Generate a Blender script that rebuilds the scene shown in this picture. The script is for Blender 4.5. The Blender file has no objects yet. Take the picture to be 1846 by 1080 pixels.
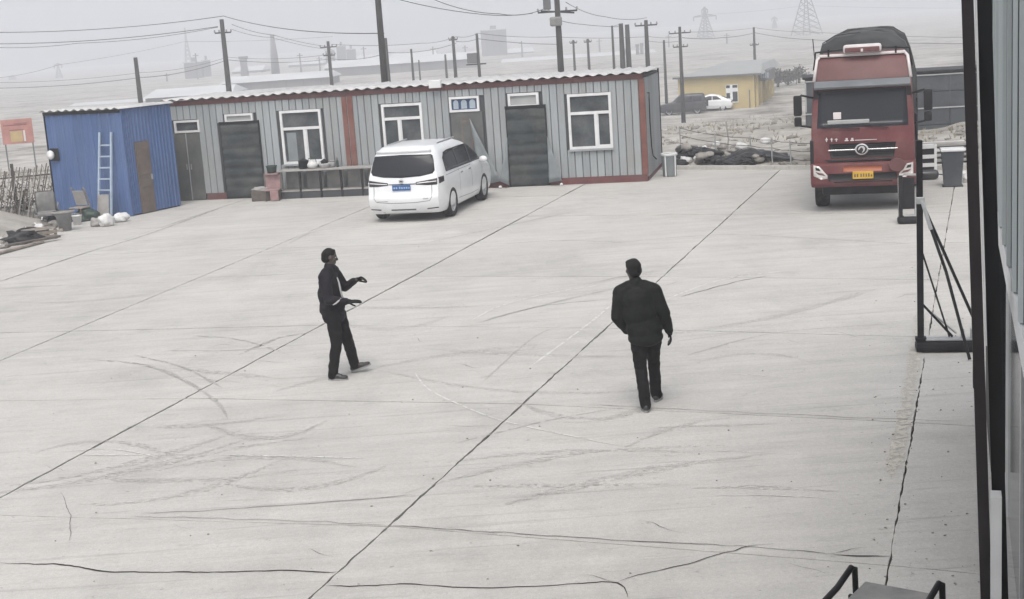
import bpy, bmesh, math, random
from math import sin, cos, pi, radians as rad
from mathutils import Vector, Matrix, noise
from mathutils.bvhtree import BVHTree
random.seed(7)
SC = bpy.context.scene
COL = SC.collection

# ------------------------------------------------------------------ camera
F_PX, PITCH, ROLL, CAM_H = 2455.0, rad(11.15), rad(3.86), 4.45
FW = Vector((0, cos(PITCH), -sin(PITCH))); _rt = Vector((1, 0, 0)); _up = _rt.cross(FW)
CR = _rt * cos(ROLL) - _up * sin(ROLL); CU = _rt * sin(ROLL) + _up * cos(ROLL)
CP = Vector((0, 0, CAM_H))
cd = bpy.data.cameras.new('camera'); cam = bpy.data.objects.new('camera', cd); COL.objects.link(cam)
cd.sensor_width = 36; cd.lens = F_PX / 1846 * 36; cd.clip_start = 0.1; cd.clip_end = 6000
m = Matrix((CR, CU, -FW)).transposed().to_4x4(); m.translation = CP; cam.matrix_world = m
SC.camera = cam
# ------------------------------------------------------------------ world, sun, exposure
SUN_EL, SUN_AZ = rad(58), rad(188)
w = bpy.data.worlds.new('World'); SC.world = w; w.use_nodes = True
nt = w.node_tree; nt.nodes.clear()
sky = nt.nodes.new('ShaderNodeTexSky'); sky.sky_type = 'NISHITA'; sky.sun_disc = False
sky.sun_elevation = SUN_EL; sky.sun_rotation = SUN_AZ; sky.air_density = 1.5; sky.dust_density = 6.0; sky.ozone_density = 1.0
hs = nt.nodes.new('ShaderNodeHueSaturation'); hs.inputs['Saturation'].default_value = 0.36
bg = nt.nodes.new('ShaderNodeBackground'); bg.inputs['Strength'].default_value = 0.15
wo = nt.nodes.new('ShaderNodeOutputWorld')
nt.links.new(sky.outputs[0], hs.inputs['Color']); nt.links.new(hs.outputs[0], bg.inputs['Color']); nt.links.new(bg.outputs[0], wo.inputs['Surface'])
sl = bpy.data.lights.new('sun', 'SUN'); sl.energy = 0.9; sl.angle = rad(24); sl.color = (1.0, 0.97, 0.93)
so = bpy.data.objects.new('sun', sl); COL.objects.link(so); so.location = (0, 0, 90)
sd = Vector((sin(SUN_AZ) * cos(SUN_EL), cos(SUN_AZ) * cos(SUN_EL), sin(SUN_EL)))
so.rotation_euler = sd.to_track_quat('Z', 'Y').to_euler()
SC.view_settings.view_transform = 'Standard'; SC.view_settings.look = 'None'
SC.view_settings.gamma = 1; SC.view_settings.exposure = 0.25
SC.cycles.use_denoising = True; SC.cycles.volume_bounces = 6; SC.cycles.max_bounces = 10
HAZE_DENSITY = 0.0021

# ------------------------------------------------------------------ helpers
def G(px, py, z=0.0):
    d = FW * F_PX + CR * (px - 923) - CU * (py - 540); t = (z - CAM_H) / d.z
    return CP + d * t
def AT(px, py, Y):
    d = FW * F_PX + CR * (px - 923) - CU * (py - 540)
    return CP + d * (Y / d.y)

MATS = {}
def mat(name, col, rough=0.7, metal=0.0, var=0.12, scale=3.0, bump=0.0, bscale=40.0, dirt=None, dirt_amt=0.0, dscale=1.2, spec=0.5, rnd=0.0, coat=0.0, stretch=(1, 1, 1)):
    if name in MATS: return MATS[name]
    m = bpy.data.materials.new(name); m.use_nodes = True; t = m.node_tree; N = t.nodes; L = t.links
    p = N['Principled BSDF']; p.inputs['Roughness'].default_value = rough; p.inputs['Metallic'].default_value = metal
    p.inputs['Specular IOR Level'].default_value = spec; p.inputs['Coat Weight'].default_value = coat
    tc = N.new('ShaderNodeTexCoord'); mp = N.new('ShaderNodeMapping'); mp.inputs['Scale'].default_value = stretch
    L.new(tc.outputs['Object'], mp.inputs['Vector'])
    oi = N.new('ShaderNodeObjectInfo')
    nz = N.new('ShaderNodeTexNoise'); nz.inputs['Scale'].default_value = scale; nz.inputs['Detail'].default_value = 6
    L.new(mp.outputs[0], nz.inputs['Vector'])
    mr = N.new('ShaderNodeMapRange'); mr.inputs['From Min'].default_value = 0.3; mr.inputs['From Max'].default_value = 0.7
    mr.inputs['To Min'].default_value = 1 - var; mr.inputs['To Max'].default_value = 1 + var
    L.new(nz.outputs[0], mr.inputs['Value'])
    fac = mr.outputs[0]
    if rnd > 0:
        m2 = N.new('ShaderNodeMapRange'); m2.inputs['To Min'].default_value = 1 - rnd; m2.inputs['To Max'].default_value = 1 + rnd
        L.new(oi.outputs['Random'], m2.inputs['Value'])
        mm = N.new('ShaderNodeMath'); mm.operation = 'MULTIPLY'; L.new(fac, mm.inputs[0]); L.new(m2.outputs[0], mm.inputs[1]); fac = mm.outputs[0]
    vm = N.new('ShaderNodeVectorMath'); vm.operation = 'SCALE'; vm.inputs[0].default_value = col
    L.new(fac, vm.inputs['Scale']); out = vm.outputs[0]
    if dirt is not None:
        n2 = N.new('ShaderNodeTexNoise'); n2.inputs['Scale'].default_value = dscale; n2.inputs['Detail'].default_value = 8; n2.inputs['Roughness'].default_value = 0.7
        L.new(mp.outputs[0], n2.inputs['Vector'])
        m3 = N.new('ShaderNodeMapRange'); m3.inputs['From Min'].default_value = 0.45; m3.inputs['From Max'].default_value = 0.7; m3.inputs['To Max'].default_value = dirt_amt
        L.new(n2.outputs[0], m3.inputs['Value'])
        mx = N.new('ShaderNodeMix'); mx.data_type = 'RGBA'; L.new(m3.outputs[0], mx.inputs[0]); L.new(out, mx.inputs[6]); mx.inputs[7].default_value = (*dirt, 1); out = mx.outputs[2]
    L.new(out, p.inputs['Base Color'])
    if bump > 0:
        n3 = N.new('ShaderNodeTexNoise'); n3.inputs['Scale'].default_value = bscale; n3.inputs['Detail'].default_value = 5; L.new(mp.outputs[0], n3.inputs['Vector'])
        b = N.new('ShaderNodeBump'); b.inputs['Strength'].default_value = bump; b.inputs['Distance'].default_value = 0.02
        L.new(n3.outputs[0], b.inputs['Height']); L.new(b.outputs[0], p.inputs['Normal'])
    MATS[name] = m; return m

DUST = (0.36, 0.34, 0.31)
M = dict(
    siding=mat('siding', (0.30, 0.325, 0.34), 0.55, 0.0, 0.10, 1.2, 0.12, 5, (0.26, 0.245, 0.225), 0.55, 1.6, rnd=0.10, stretch=(1, 1, 0.35)),
    gap=mat('gap', (0.05, 0.055, 0.06), 0.8),
    red_trim=mat('red_trim', (0.165, 0.056, 0.043), 0.55, 0, 0.2, 3, dirt=(0.2, 0.15, 0.13), dirt_amt=0.6),
    maroon=mat('maroon', (0.13, 0.04, 0.04), 0.6, 0, 0.2, 3, dirt=(0.12, 0.1, 0.1), dirt_amt=0.6),
    roof=mat('roof_metal', (0.50, 0.50, 0.50), 0.5, 0.1, 0.1, 1.5, dirt=(0.3, 0.28, 0.27), dirt_amt=0.4),
    white=mat('white_pvc', (0.68, 0.69, 0.70), 0.45, 0, 0.06, 4, dirt=DUST, dirt_amt=0.35),
    glass=mat('window_glass', (0.055, 0.064, 0.07), 0.12, 0, 0.25, 1.6, spec=0.25, dirt=(0.2, 0.2, 0.2), dirt_amt=0.45, dscale=0.8),
    bluepane=mat('blue_pane', (0.03, 0.06, 0.14), 0.15, 0, 0.3, 2),
    palepane=mat('pale_pane', (0.34, 0.40, 0.46), 0.3, 0, 0.15, 4),
    greyboard=mat('grey_board', (0.33, 0.34, 0.34), 0.6, 0, 0.12, 2),
    greydoor=mat('grey_door', (0.085, 0.09, 0.088), 0.6, 0, 0.15, 2, dirt=(0.2, 0.19, 0.17), dirt_amt=0.5),
    quilt=mat('door_quilt', (0.042, 0.05, 0.054), 0.85, 0, 0.25, 2.5, 0.4, 14, (0.13, 0.125, 0.11), 0.5, spec=0.15),
    flap=mat('grey_tarp', (0.20, 0.225, 0.235), 0.7, 0, 0.15, 2, 0.3, 10),
    blue=mat('blue_siding', (0.068, 0.122, 0.27), 0.5, 0, 0.16, 1.2, 0.05, 8, (0.12, 0.16, 0.28), 0.5, 0.7, rnd=0.06, stretch=(1, 1, 0.4)),
    brown=mat('brown_door', (0.13, 0.10, 0.085), 0.55, 0, 0.2, 3, dirt=(0.2, 0.18, 0.16), dirt_amt=0.4),
    alu=mat('ladder_paint', (0.38, 0.46, 0.56), 0.4, 0.2, 0.1, 5),
    board=mat('plain_board', (0.30, 0.29, 0.28), 0.8, 0, 0.15, 5),
    wood=mat('weathered_wood', (0.24, 0.21, 0.18), 0.85, 0, 0.3, 6, 0.3, 30, rnd=0.15),
    darkwood=mat('dark_wood', (0.10, 0.085, 0.075), 0.85, 0, 0.3, 6, 0.3, 30, rnd=0.2),
    sack=mat('white_sack', (0.62, 0.62, 0.62), 0.8, 0, 0.1, 6, 0.5, 18, DUST, 0.5),
    plastic_g=mat('grey_plastic', (0.17, 0.17, 0.17), 0.6, 0, 0.15, 5, dirt=DUST, dirt_amt=0.5),
    green=mat('dark_green_plastic', (0.035, 0.06, 0.05), 0.5),
    pink=mat('faded_pink_board', (0.27, 0.17, 0.17), 0.7, 0, 0.2, 5),
    black=mat('black_plastic', (0.018, 0.018, 0.02), 0.5, spec=0.15),
    steel_dark=mat('dark_steel', (0.022, 0.022, 0.024), 0.5, 0.2, 0.3, 5, spec=0.15),
    steel=mat('galvanised_steel', (0.42, 0.43, 0.44), 0.45, 0.4, 0.15, 6),
    chrome=mat('chrome', (0.75, 0.75, 0.76), 0.2, 0.9, 0.05),
    van=mat('van_paint', (0.74, 0.76, 0.78), 0.3, 0, 0.03, 1.5, dirt=(0.5, 0.48, 0.45), dirt_amt=0.3, coat=0.5),
    carglass=mat('car_glass', (0.022, 0.024, 0.03), 0.08, 0, 0.1, 1, spec=0.14),
    tyre=mat('tyre_rubber', (0.022, 0.022, 0.023), 0.9, 0, 0.2, 12, dirt=(0.16, 0.15, 0.14), dirt_amt=0.25, dscale=6, spec=0.15),
    rim=mat('alloy', (0.42, 0.43, 0.44), 0.4, 0.3),
    tail=mat('smoked_lamp', (0.03, 0.022, 0.026), 0.12),
    seam=mat('seam', (0.10, 0.105, 0.11), 0.7),
    plate_b=mat('blue_plate', (0.02, 0.10, 0.30), 0.4),
    plate_y=mat('yellow_plate', (0.55, 0.34, 0.03), 0.45),
    truck=mat('truck_red', (0.115, 0.030, 0.034), 0.55, 0, 0.2, 1.6, dirt=(0.20, 0.115, 0.105), dirt_amt=0.65, dscale=0.9, spec=0.3),
    truck_hi=mat('truck_red_faded', (0.115, 0.045, 0.045), 0.5, 0, 0.1, 1.6, dirt=(0.17, 0.10, 0.095), dirt_amt=0.45, spec=0.3),
    visor=mat('smoked_visor', (0.13, 0.14, 0.15), 0.3),
    pale=mat('pale_edge', (0.60, 0.56, 0.56), 0.45),
    lamp=mat('headlamp_glass', (0.62, 0.60, 0.58), 0.12, 0.2),
    orange=mat('orange_panel', (0.30, 0.09, 0.04), 0.5),
    tarp=mat('dark_tarp', (0.055, 0.058, 0.06), 0.55, 0, 0.25, 1.2, 0.5, 6, spec=0.15),
    yellow=mat('yellow_render', (0.45, 0.36, 0.17), 0.85, 0, 0.08, 0.8, dirt=(0.3, 0.26, 0.18), dirt_amt=0.35),
    roof_far=mat('grey_roof', (0.30, 0.31, 0.31), 0.6, 0, 0.08, 0.5),
    suv=mat('suv_paint', (0.018, 0.02, 0.026), 0.35, 0, 0.1, 2, dirt=(0.15, 0.14, 0.13), dirt_amt=0.3),
    conc_pole=mat('pole_concrete', (0.05, 0.047, 0.046), 0.85, 0, 0.2, 2, spec=0.15),
    wire=mat('wire_black', (0.03, 0.03, 0.03), 0.6),
    far_wall=mat('far_wall', (0.15, 0.15, 0.155), 0.85, 0, 0.12, 0.1),
    far_roof=mat('far_roof', (0.52, 0.53, 0.54), 0.7, 0, 0.1, 0.1),
    far_dark=mat('far_dark', (0.12, 0.12, 0.125), 0.85, 0, 0.1, 0.2),
    signred=mat('faded_red_print', (0.40, 0.16, 0.13), 0.6, 0, 0.2, 1.5, dirt=(0.45, 0.25, 0.2), dirt_amt=0.5),
    signyel=mat('sign_yellow', (0.45, 0.33, 0.14), 0.6),
    signdark=mat('sign_dark_red', (0.16, 0.03, 0.03), 0.6),
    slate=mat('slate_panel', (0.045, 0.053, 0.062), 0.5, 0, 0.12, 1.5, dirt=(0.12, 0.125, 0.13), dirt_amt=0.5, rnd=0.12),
    whall=mat('pale_cladding', (0.37, 0.41, 0.42), 0.5, 0.0, 0.08, 1.5, dirt=(0.3, 0.32, 0.32), dirt_amt=0.4, rnd=0.05, stretch=(1, 1, 0.2)),
    column=mat('dark_brown_steel', (0.030, 0.026, 0.028), 0.5, 0, 0.25, 2, spec=0.15),
    darkglass=mat('dark_teal_glass', (0.012, 0.028, 0.034), 0.1),
    rubbish=mat('black_bag', (0.03, 0.03, 0.032), 0.35, 0, 0.3, 8, 0.6, 12, spec=0.15),
    stone=mat('stone', (0.26, 0.245, 0.225), 0.9, 0, 0.25, 6, 0.3, 20, rnd=0.25),
    leaf=mat('dry_leaf', (0.055, 0.052, 0.04), 0.9, 0, 0.3, 5),
    straw=mat('dry_grass', (0.27, 0.24, 0.18), 0.95, 0, 0.35, 0.4),
    skin=mat('skin', (0.065, 0.05, 0.046), 0.6, 0, 0.1, 10),
    hair=mat('black_hair', (0.012, 0.011, 0.011), 0.6, 0, 0.3, 40, 0.4, 90, spec=0.15),
    jacket_l=mat('jacket_plum_black', (0.015, 0.013, 0.017), 0.75, 0, 0.25, 7, 0.5, 16, spec=0.15),
    jacket_r=mat('jacket_black', (0.010, 0.011, 0.010), 0.7, 0, 0.25, 7, 0.5, 16, spec=0.15),
    trouser=mat('trousers_black', (0.011, 0.010, 0.011), 0.85, 0, 0.2, 8, 0.4, 20, spec=0.15),
    lining=mat('pale_lining', (0.38, 0.38, 0.39), 0.8),
    shoe=mat('shoe_leather', (0.03, 0.03, 0.032), 0.4),
    sole=mat('grey_sole', (0.24, 0.24, 0.24), 0.7),
)

def concrete_mat():
    m = bpy.data.materials.new('yard_concrete'); m.use_nodes = True; t = m.node_tree; N = t.nodes; L = t.links
    p = N['Principled BSDF']; p.inputs['Roughness'].default_value = 0.88; p.inputs['Specular IOR Level'].default_value = 0.3
    g = N.new('ShaderNodeNewGeometry')
    def noise_(scale, detail, stretch=(1, 1, 1), rot=0.0, rough=0.6):
        mp = N.new('ShaderNodeMapping'); mp.inputs['Scale'].default_value = stretch; mp.inputs['Rotation'].default_value = (0, 0, rot)
        L.new(g.outputs['Position'], mp.inputs['Vector'])
        n = N.new('ShaderNodeTexNoise'); n.inputs['Scale'].default_value = scale; n.inputs['Detail'].default_value = detail; n.inputs['Roughness'].default_value = rough
        L.new(mp.outputs[0], n.inputs['Vector']); return n.outputs[0]
    def rng(v, a, b, lo, hi):
        r = N.new('ShaderNodeMapRange'); r.inputs['From Min'].default_value = a; r.inputs['From Max'].default_value = b
        r.inputs['To Min'].default_value = lo; r.inputs['To Max'].default_value = hi; L.new(v, r.inputs['Value']); return r.outputs[0]
    def mul(a, b):
        x = N.new('ShaderNodeMath'); x.operation = 'MULTIPLY'; L.new(a, x.inputs[0]); L.new(b, x.inputs[1]); return x.outputs[0]
    big = rng(noise_(0.22, 4), 0.3, 0.7, 0.93, 1.05)
    mid = rng(noise_(1.3, 8, rough=0.7), 0.3, 0.7, 0.93, 1.05)
    streak = rng(noise_(1.0, 9, (0.35, 3.2, 1), rad(-17), 0.68), 0.33, 0.62, 0.91, 1.03)     # broom and scraper marks across the slabs
    scrape = rng(noise_(1.6, 10, (0.16, 5.0, 1), rad(-24), 0.72), 0.57, 0.68, 1.0, 0.74)
    spots = rng(noise_(9.0, 4, rough=0.7), 0.64, 0.72, 1.0, 0.62)
    fine = mul(rng(noise_(22, 4, rough=0.8), 0.3, 0.7, 0.90, 1.09), rng(noise_(75, 2), 0.3, 0.7, 0.90, 1.10)); oil = rng(noise_(0.9, 6, rough=0.6), 0.66, 0.74, 1.0, 0.80)
    scr2 = rng(noise_(3.4, 8, (0.22, 4.5, 1), rad(-12), 0.75), 0.58, 0.66, 1.0, 0.80)
    net = rng(noise_(2.2, 12, (0.7, 1.5, 1), rad(30), 0.8), 0.56, 0.66, 1.0, 0.86)
    f = mul(mul(mul(mul(mul(big, scr2), net), mid), mul(streak, scrape)), mul(spots, fine))
    oi = N.new('ShaderNodeObjectInfo'); blot = rng(noise_(0.5, 5, (1, 0.6, 1), rad(60), 0.75), 0.5, 0.66, 1.0, 0.90); f = mul(mul(f, blot), oil); f = mul(f, rng(oi.outputs['Random'], 0, 1, 0.955, 1.03))
    vm = N.new('ShaderNodeVectorMath'); vm.operation = 'SCALE'; vm.inputs[0].default_value = (0.475, 0.463, 0.442); L.new(f, vm.inputs['Scale'])
    L.new(vm.outputs[0], p.inputs['Base Color'])
    b = N.new('ShaderNodeBump'); b.inputs['Strength'].default_value = 0.25; b.inputs['Distance'].default_value = 0.01
    L.new(noise_(18, 6, (0.5, 1.6, 1), rad(-17)), b.inputs['Height']); L.new(b.outputs[0], p.inputs['Normal'])
    return m
M['conc'] = concrete_mat()
def ground_mat():
    m = bpy.data.materials.new('field_dirt'); m.use_nodes = True; t = m.node_tree; N = t.nodes; L = t.links
    p = N['Principled BSDF']; p.inputs['Roughness'].default_value = 0.95; p.inputs['Specular IOR Level'].default_value = 0.2
    g = N.new('ShaderNodeNewGeometry')
    n1 = N.new('ShaderNodeTexNoise'); n1.inputs['Scale'].default_value = 0.35; n1.inputs['Detail'].default_value = 10; n1.inputs['Roughness'].default_value = 0.72; L.new(g.outputs['Position'], n1.inputs['Vector'])
    n2 = N.new('ShaderNodeTexNoise'); n2.inputs['Scale'].default_value = 0.06; n2.inputs['Detail'].default_value = 6; L.new(g.outputs['Position'], n2.inputs['Vector'])
    cr = N.new('ShaderNodeValToRGB'); e = cr.color_ramp.elements
    e[0].position = 0.33; e[0].color = (0.13, 0.12, 0.105, 1); e[1].position = 0.62; e[1].color = (0.44, 0.42, 0.39, 1)
    x = e.new(0.46); x.color = (0.30, 0.285, 0.26, 1)
    ad = N.new('ShaderNodeMath'); ad.operation = 'MULTIPLY_ADD'; ad.inputs[1].default_value = 0.45; L.new(n2.outputs[0], ad.inputs[0])
    sb = N.new('ShaderNodeMath'); sb.operation = 'SUBTRACT'; sb.inputs[1].default_value = 0.22; L.new(n1.outputs[0], sb.inputs[0]); L.new(sb.outputs[0], ad.inputs[2])
    L.new(ad.outputs[0], cr.inputs[0]); L.new(cr.outputs[0], p.inputs['Base Color'])
    b = N.new('ShaderNodeBump'); b.inputs['Strength'].default_value = 0.8; b.inputs['Distance'].default_value = 0.15; L.new(n1.outputs[0], b.inputs['Height']); L.new(b.outputs[0], p.inputs['Normal'])
    return m
M['dirt'] = ground_mat()
M['joint'] = mat('joint_dirt', (0.03, 0.028, 0.026), 0.95, 0, 0.75, 1.3, spec=0.15)
M['chalk'] = mat('pale_scrape', (0.58, 0.57, 0.55), 0.9, 0, 0.15, 9)
M['tyremark'] = mat('tyre_smear', (0.375, 0.366, 0.352), 0.9, 0, 0.12, 6)
M['paleyellow'] = mat('worn_yellow_paint', (0.475, 0.452, 0.405), 0.9, 0, 0.12, 3)

def link(o, parent=None):
    COL.objects.link(o)
    if parent is not None: o.parent = parent
    return o
def tag(o, label=None, cat=None, group=None, kind=None):
    if label: o['label'] = label
    if cat: o['category'] = cat
    if group: o['group'] = group
    if kind: o['kind'] = kind
    return o
def thing(name, label, cat, loc=(0, 0, 0), rz=0.0, group=None):
    o = bpy.data.objects.new(name, None); o.empty_display_size = 0.2; link(o)
    o.location = loc; o.rotation_euler = (0, 0, rz); return tag(o, label, cat, group)
def copy_tree(o, parent=None):
    c = o.copy(); link(c, parent)
    for ch in list(o.children): copy_tree(ch, c)
    return c

class MB:
    def __init__(s): s.v = []; s.f = []
    def add(s, vs, fs):
        b = len(s.v); s.v += [tuple(x) for x in vs]; s.f += [tuple(b + i for i in f) for f in fs]; return s
    def box(s, x0, x1, y0, y1, z0, z1, mtx=None):
        vs = [(x, y, z) for z in (z0, z1) for y in (y0, y1) for x in (x0, x1)]
        if mtx: vs = [mtx @ Vector(q) for q in vs]
        return s.add(vs, [(0, 2, 3, 1), (4, 5, 7, 6), (0, 1, 5, 4), (2, 6, 7, 3), (0, 4, 6, 2), (1, 3, 7, 5)])
    def cbox(s, x0, x1, y0, y1, z0, z1, c=0.02, mtx=None):       # box with all edges chamfered
        X = (x0, x1); Y = (y0, y1); Z = (z0, z1); bm = bmesh.new()
        vs = [bm.verts.new((x, y, z)) for z in Z for y in Y for x in X]
        for f in [(0, 2, 3, 1), (4, 5, 7, 6), (0, 1, 5, 4), (2, 6, 7, 3), (0, 4, 6, 2), (1, 3, 7, 5)]: bm.faces.new([vs[i] for i in f])
        bmesh.ops.bevel(bm, geom=bm.edges[:], offset=c, segments=2, profile=0.5, affect='EDGES')
        bm.verts.index_update()
        s.add([(mtx @ v.co if mtx else v.co) for v in bm.verts], [[v.index for v in f.verts] for f in bm.faces]); bm.free(); return s
    def tube(s, pts, r, n=8, caps=True):
        pts = [Vector(p) for p in pts]; R = r if isinstance(r, (list, tuple)) else [r] * len(pts); rings = []
        b = len(s.v)
        for i, p in enumerate(pts):
            d = (pts[min(i + 1, len(pts) - 1)] - pts[max(i - 1, 0)]).normalized()
            a = d.cross(Vector((0, 0, 1)) if abs(d.z) < 0.9 else Vector((1, 0, 0))).normalized(); c = d.cross(a)
            for k in range(n): s.v.append(tuple(p + (a * cos(2 * pi * k / n) + c * sin(2 * pi * k / n)) * R[i]))
        for i in range(len(pts) - 1):
            for k in range(n):
                k2 = (k + 1) % n; s.f.append((b + i * n + k, b + i * n + k2, b + (i + 1) * n + k2, b + (i + 1) * n + k))
        if caps: s.f.append(tuple(b + k for k in reversed(range(n)))); s.f.append(tuple(b + (len(pts) - 1) * n + k for k in range(n)))
        return s
    def bar(s, p0, p1, w, h=None):
        p0, p1 = Vector(p0), Vector(p1); h = h or w; d = (p1 - p0).normalized()
        a = d.cross(Vector((0, 0, 1)) if abs(d.z) < 0.95 else Vector((0, 1, 0))).normalized(); c = d.cross(a)
        vs = [p + a * (w / 2 * i) + c * (h / 2 * j) for p in (p0, p1) for i, j in ((-1, -1), (1, -1), (1, 1), (-1, 1))]
        return s.add(vs, [(3, 2, 1, 0), (4, 5, 6, 7), (0, 1, 5, 4), (1, 2, 6, 5), (2, 3, 7, 6), (3, 0, 4, 7)])
    def lathe(s, prof, n=24, mtx=None, cap=True):        # profile (r, z) turned about local z
        b = len(s.v)
        for r, z in prof:
            for k in range(n):
                v = Vector((r * cos(2 * pi * k / n), r * sin(2 * pi * k / n), z)); s.v.append(tuple(mtx @ v if mtx else v))
        for i in range(len(prof) - 1):
            for k in range(n):
                k2 = (k + 1) % n; s.f.append((b + i * n + k, b + i * n + k2, b + (i + 1) * n + k2, b + (i + 1) * n + k))
        if cap: s.f.append(tuple(b + k for k in reversed(range(n)))); s.f.append(tuple(b + (len(prof) - 1) * n + k for k in range(n)))
        return s
    def prism(s, poly, z0, z1, mtx=None):
        n = len(poly); vs = [(x, y, z0) for x, y in poly] + [(x, y, z1) for x, y in poly]
        if mtx: vs = [mtx @ Vector(q) for q in vs]
        return s.add(vs, [tuple(reversed(range(n))), tuple(range(n, 2 * n))] + [(i, (i + 1) % n, n + (i + 1) % n, n + i) for i in range(n)])
    def blob(s, c, r, seed=0, amp=0.25, sub=2, flat=0.0):    # uneven lump
        bm = bmesh.new(); bmesh.ops.create_icosphere(bm, subdivisions=sub, radius=1); bm.verts.index_update()
        vs = []
        for v in bm.verts:
            k = 1 + amp * noise.noise(v.co * 1.7 + Vector((seed * 3.1, seed * 1.7, 0)))
            q = Vector((v.co.x * r[0] * k, v.co.y * r[1] * k, v.co.z * r[2] * k))
            if flat and q.z < -r[2] * flat: q.z = -r[2] * flat
            vs.append(q + Vector(c))
        s.add(vs, [[v.index for v in f.verts] for f in bm.faces]); bm.free(); return s
    def mesh(s, name, smooth=False, fix=False):
        me = bpy.data.meshes.new(name); me.from_pydata(s.v, [], s.f); me.validate()
        if fix:
            bm = bmesh.new(); bm.from_mesh(me); bmesh.ops.remove_doubles(bm, verts=bm.verts, dist=1e-4); bmesh.ops.recalc_face_normals(bm, faces=bm.faces); bm.to_mesh(me); bm.free()
        if smooth:
            for p in me.polygons: p.use_smooth = True
        return me
    def build(s, name, material, parent=None, smooth=False, fix=False, loc=None, rot=None):
        me = s.mesh(name, smooth, fix); me.materials.append(material)
        o = bpy.data.objects.new(name, me); link(o, parent)
        if loc is not None: o.location = loc
        if rot is not None: o.rotation_euler = rot
        return o
def shade_auto(o, ang=35):
    me = o.data
    for p in me.polygons: p.use_smooth = True
    bm = bmesh.new(); bm.from_mesh(me)
    for e in bm.edges:
        if len(e.link_faces) == 2 and e.calc_face_angle(0) > rad(ang): e.smooth = False
    bm.to_mesh(me); bm.free(); return o
def bake(o):                                              # replace modifiers by the mesh they make, worked out in a small side scene
    t = bpy.data.scenes.new('side'); t.collection.objects.link(o)
    for md in o.modifiers:
        if md.type == 'BOOLEAN': t.collection.objects.link(md.object)
    vl = t.view_layers[0]; vl.update(); dg = vl.depsgraph
    me = bpy.data.meshes.new_from_object(o.evaluated_get(dg)); o.modifiers.clear(); o.data = me
    bpy.data.scenes.remove(t); return o

def wear(m, scale, lo, hi, stretch=(1, 1, 1)):            # worn through in patches
    t = m.node_tree; N = t.nodes; L = t.links; g = N.new('ShaderNodeNewGeometry'); n = N.new('ShaderNodeTexNoise'); n.inputs['Scale'].default_value = scale; n.inputs['Detail'].default_value = 6; n.inputs['Roughness'].default_value = 0.75
    mp = N.new('ShaderNodeMapping'); mp.inputs['Scale'].default_value = stretch; L.new(g.outputs['Position'], mp.inputs['Vector']); L.new(mp.outputs[0], n.inputs['Vector'])
    r = N.new('ShaderNodeMapRange'); r.inputs['From Min'].default_value = lo; r.inputs['From Max'].default_value = hi; L.new(n.outputs[0], r.inputs['Value']); L.new(r.outputs[0], N['Principled BSDF'].inputs['Alpha'])
M['tyrebroad'] = mat('broad_tyre_smear', (0.425, 0.414, 0.395), 0.9, 0, 0.15, 4)
wear(M['tyremark'], 9, .47, .50); wear(M['tyrebroad'], 16, .53, .56, (1, 2.0, 1)); wear(M['chalk'], 8, .44, .47); wear(M['paleyellow'], 9, .47, .50)
# ------------------------------------------------------------------ terrain
def sstep(a, b, x):
    t = max(0.0, min(1.0, (x - a) / (b - a))); return t * t * (3 - 2 * t)
def back_edge(x): return 41.04 - 0.6776 * (x - 5.31)      # far edge of the concrete
def terrain(x, y):
    out = max(sstep(0.1, 3.0, y - back_edge(x)), sstep(0.1, 2.5, -12.7 - x), sstep(1, 3, x - 17))
    z = -4.0 * sstep(44, 118, y) * (1 if True else 0)
    b = noise.noise(Vector((x * 0.23, y * 0.16, 0))) * 0.55 + noise.noise(Vector((x * 0.7, y * 0.5, 5))) * 0.28 + noise.noise(Vector((x * 1.9, y * 1.5, 9))) * 0.10
    far = 1 - sstep(60, 150, math.hypot(x, y)) * 0.55
    rough = 1 - 0.85 * sstep(96, 112, y) * (1 if x > 0 else 0.5)
    return -0.22 * (1 - out) + out * (z + b * 0.55 * far * rough + 0.05)
def axis(fine0, fine1, step, far):
    a = []; x = fine0
    while x <= fine1 + 1e-6: a.append(x); x += step
    d = step; lo = fine0; hi = fine1; L = []; R = []
    while hi < far: d *= 1.35; hi += d; R.append(hi); lo -= d; L.append(lo)
    return L[::-1] + a + R
xs = axis(-34, 30, 0.55, 1300); ys = axis(30, 132, 0.55, 1400)
gm = MB(); gm.v = [(x, y, terrain(x, y)) for y in ys for x in xs]; nx = len(xs)
gm.f = [(j * nx + i, j * nx + i + 1, (j + 1) * nx + i + 1, (j + 1) * nx + i) for j in range(len(ys) - 1) for i in range(nx - 1)]
tag(gm.build('ground', M['dirt'], smooth=True), kind='structure')

# ------------------------------------------------------------------ concrete yard: each slab its own piece
yard = bpy.data.objects.new('yard', None); link(yard); tag(yard, 'pale concrete yard of large slabs with dark joints', kind='structure')
LONG = [((-26.0, 28.0), .20), ((-20.6, 28.0), .20), ((-15.7, 28.31), .215), ((-10.72, 28.31), .229), ((-7.92, 20.48), .254), ((-5.51, 13.71), .310), ((-1.66, 10.99), .3415), ((2.75, 9.95), .356), ((7.6, 9.0), .345), ((12.4, 9.0), .34)]
CY = [2.9, 7.3, 11.6, 16.0, 20.4, 24.85, 28.9, 33.1, 37.2, 41.5, 45.8, 50.0]
def gx(x):
    if x < -3: return 1.08 - .21 * (x + 3)
    if x < 1: return -.36 * x
    return -.36 - .45 * (x - 1)
def corner(i, j):
    (x0, y0), s = LONG[i]; y = CY[j]
    for _ in range(40): x = x0 + s * (y - y0); y = 0.5 * y + 0.5 * (CY[j] + gx(x))
    return Vector((x0 + s * (y - y0), y))
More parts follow.
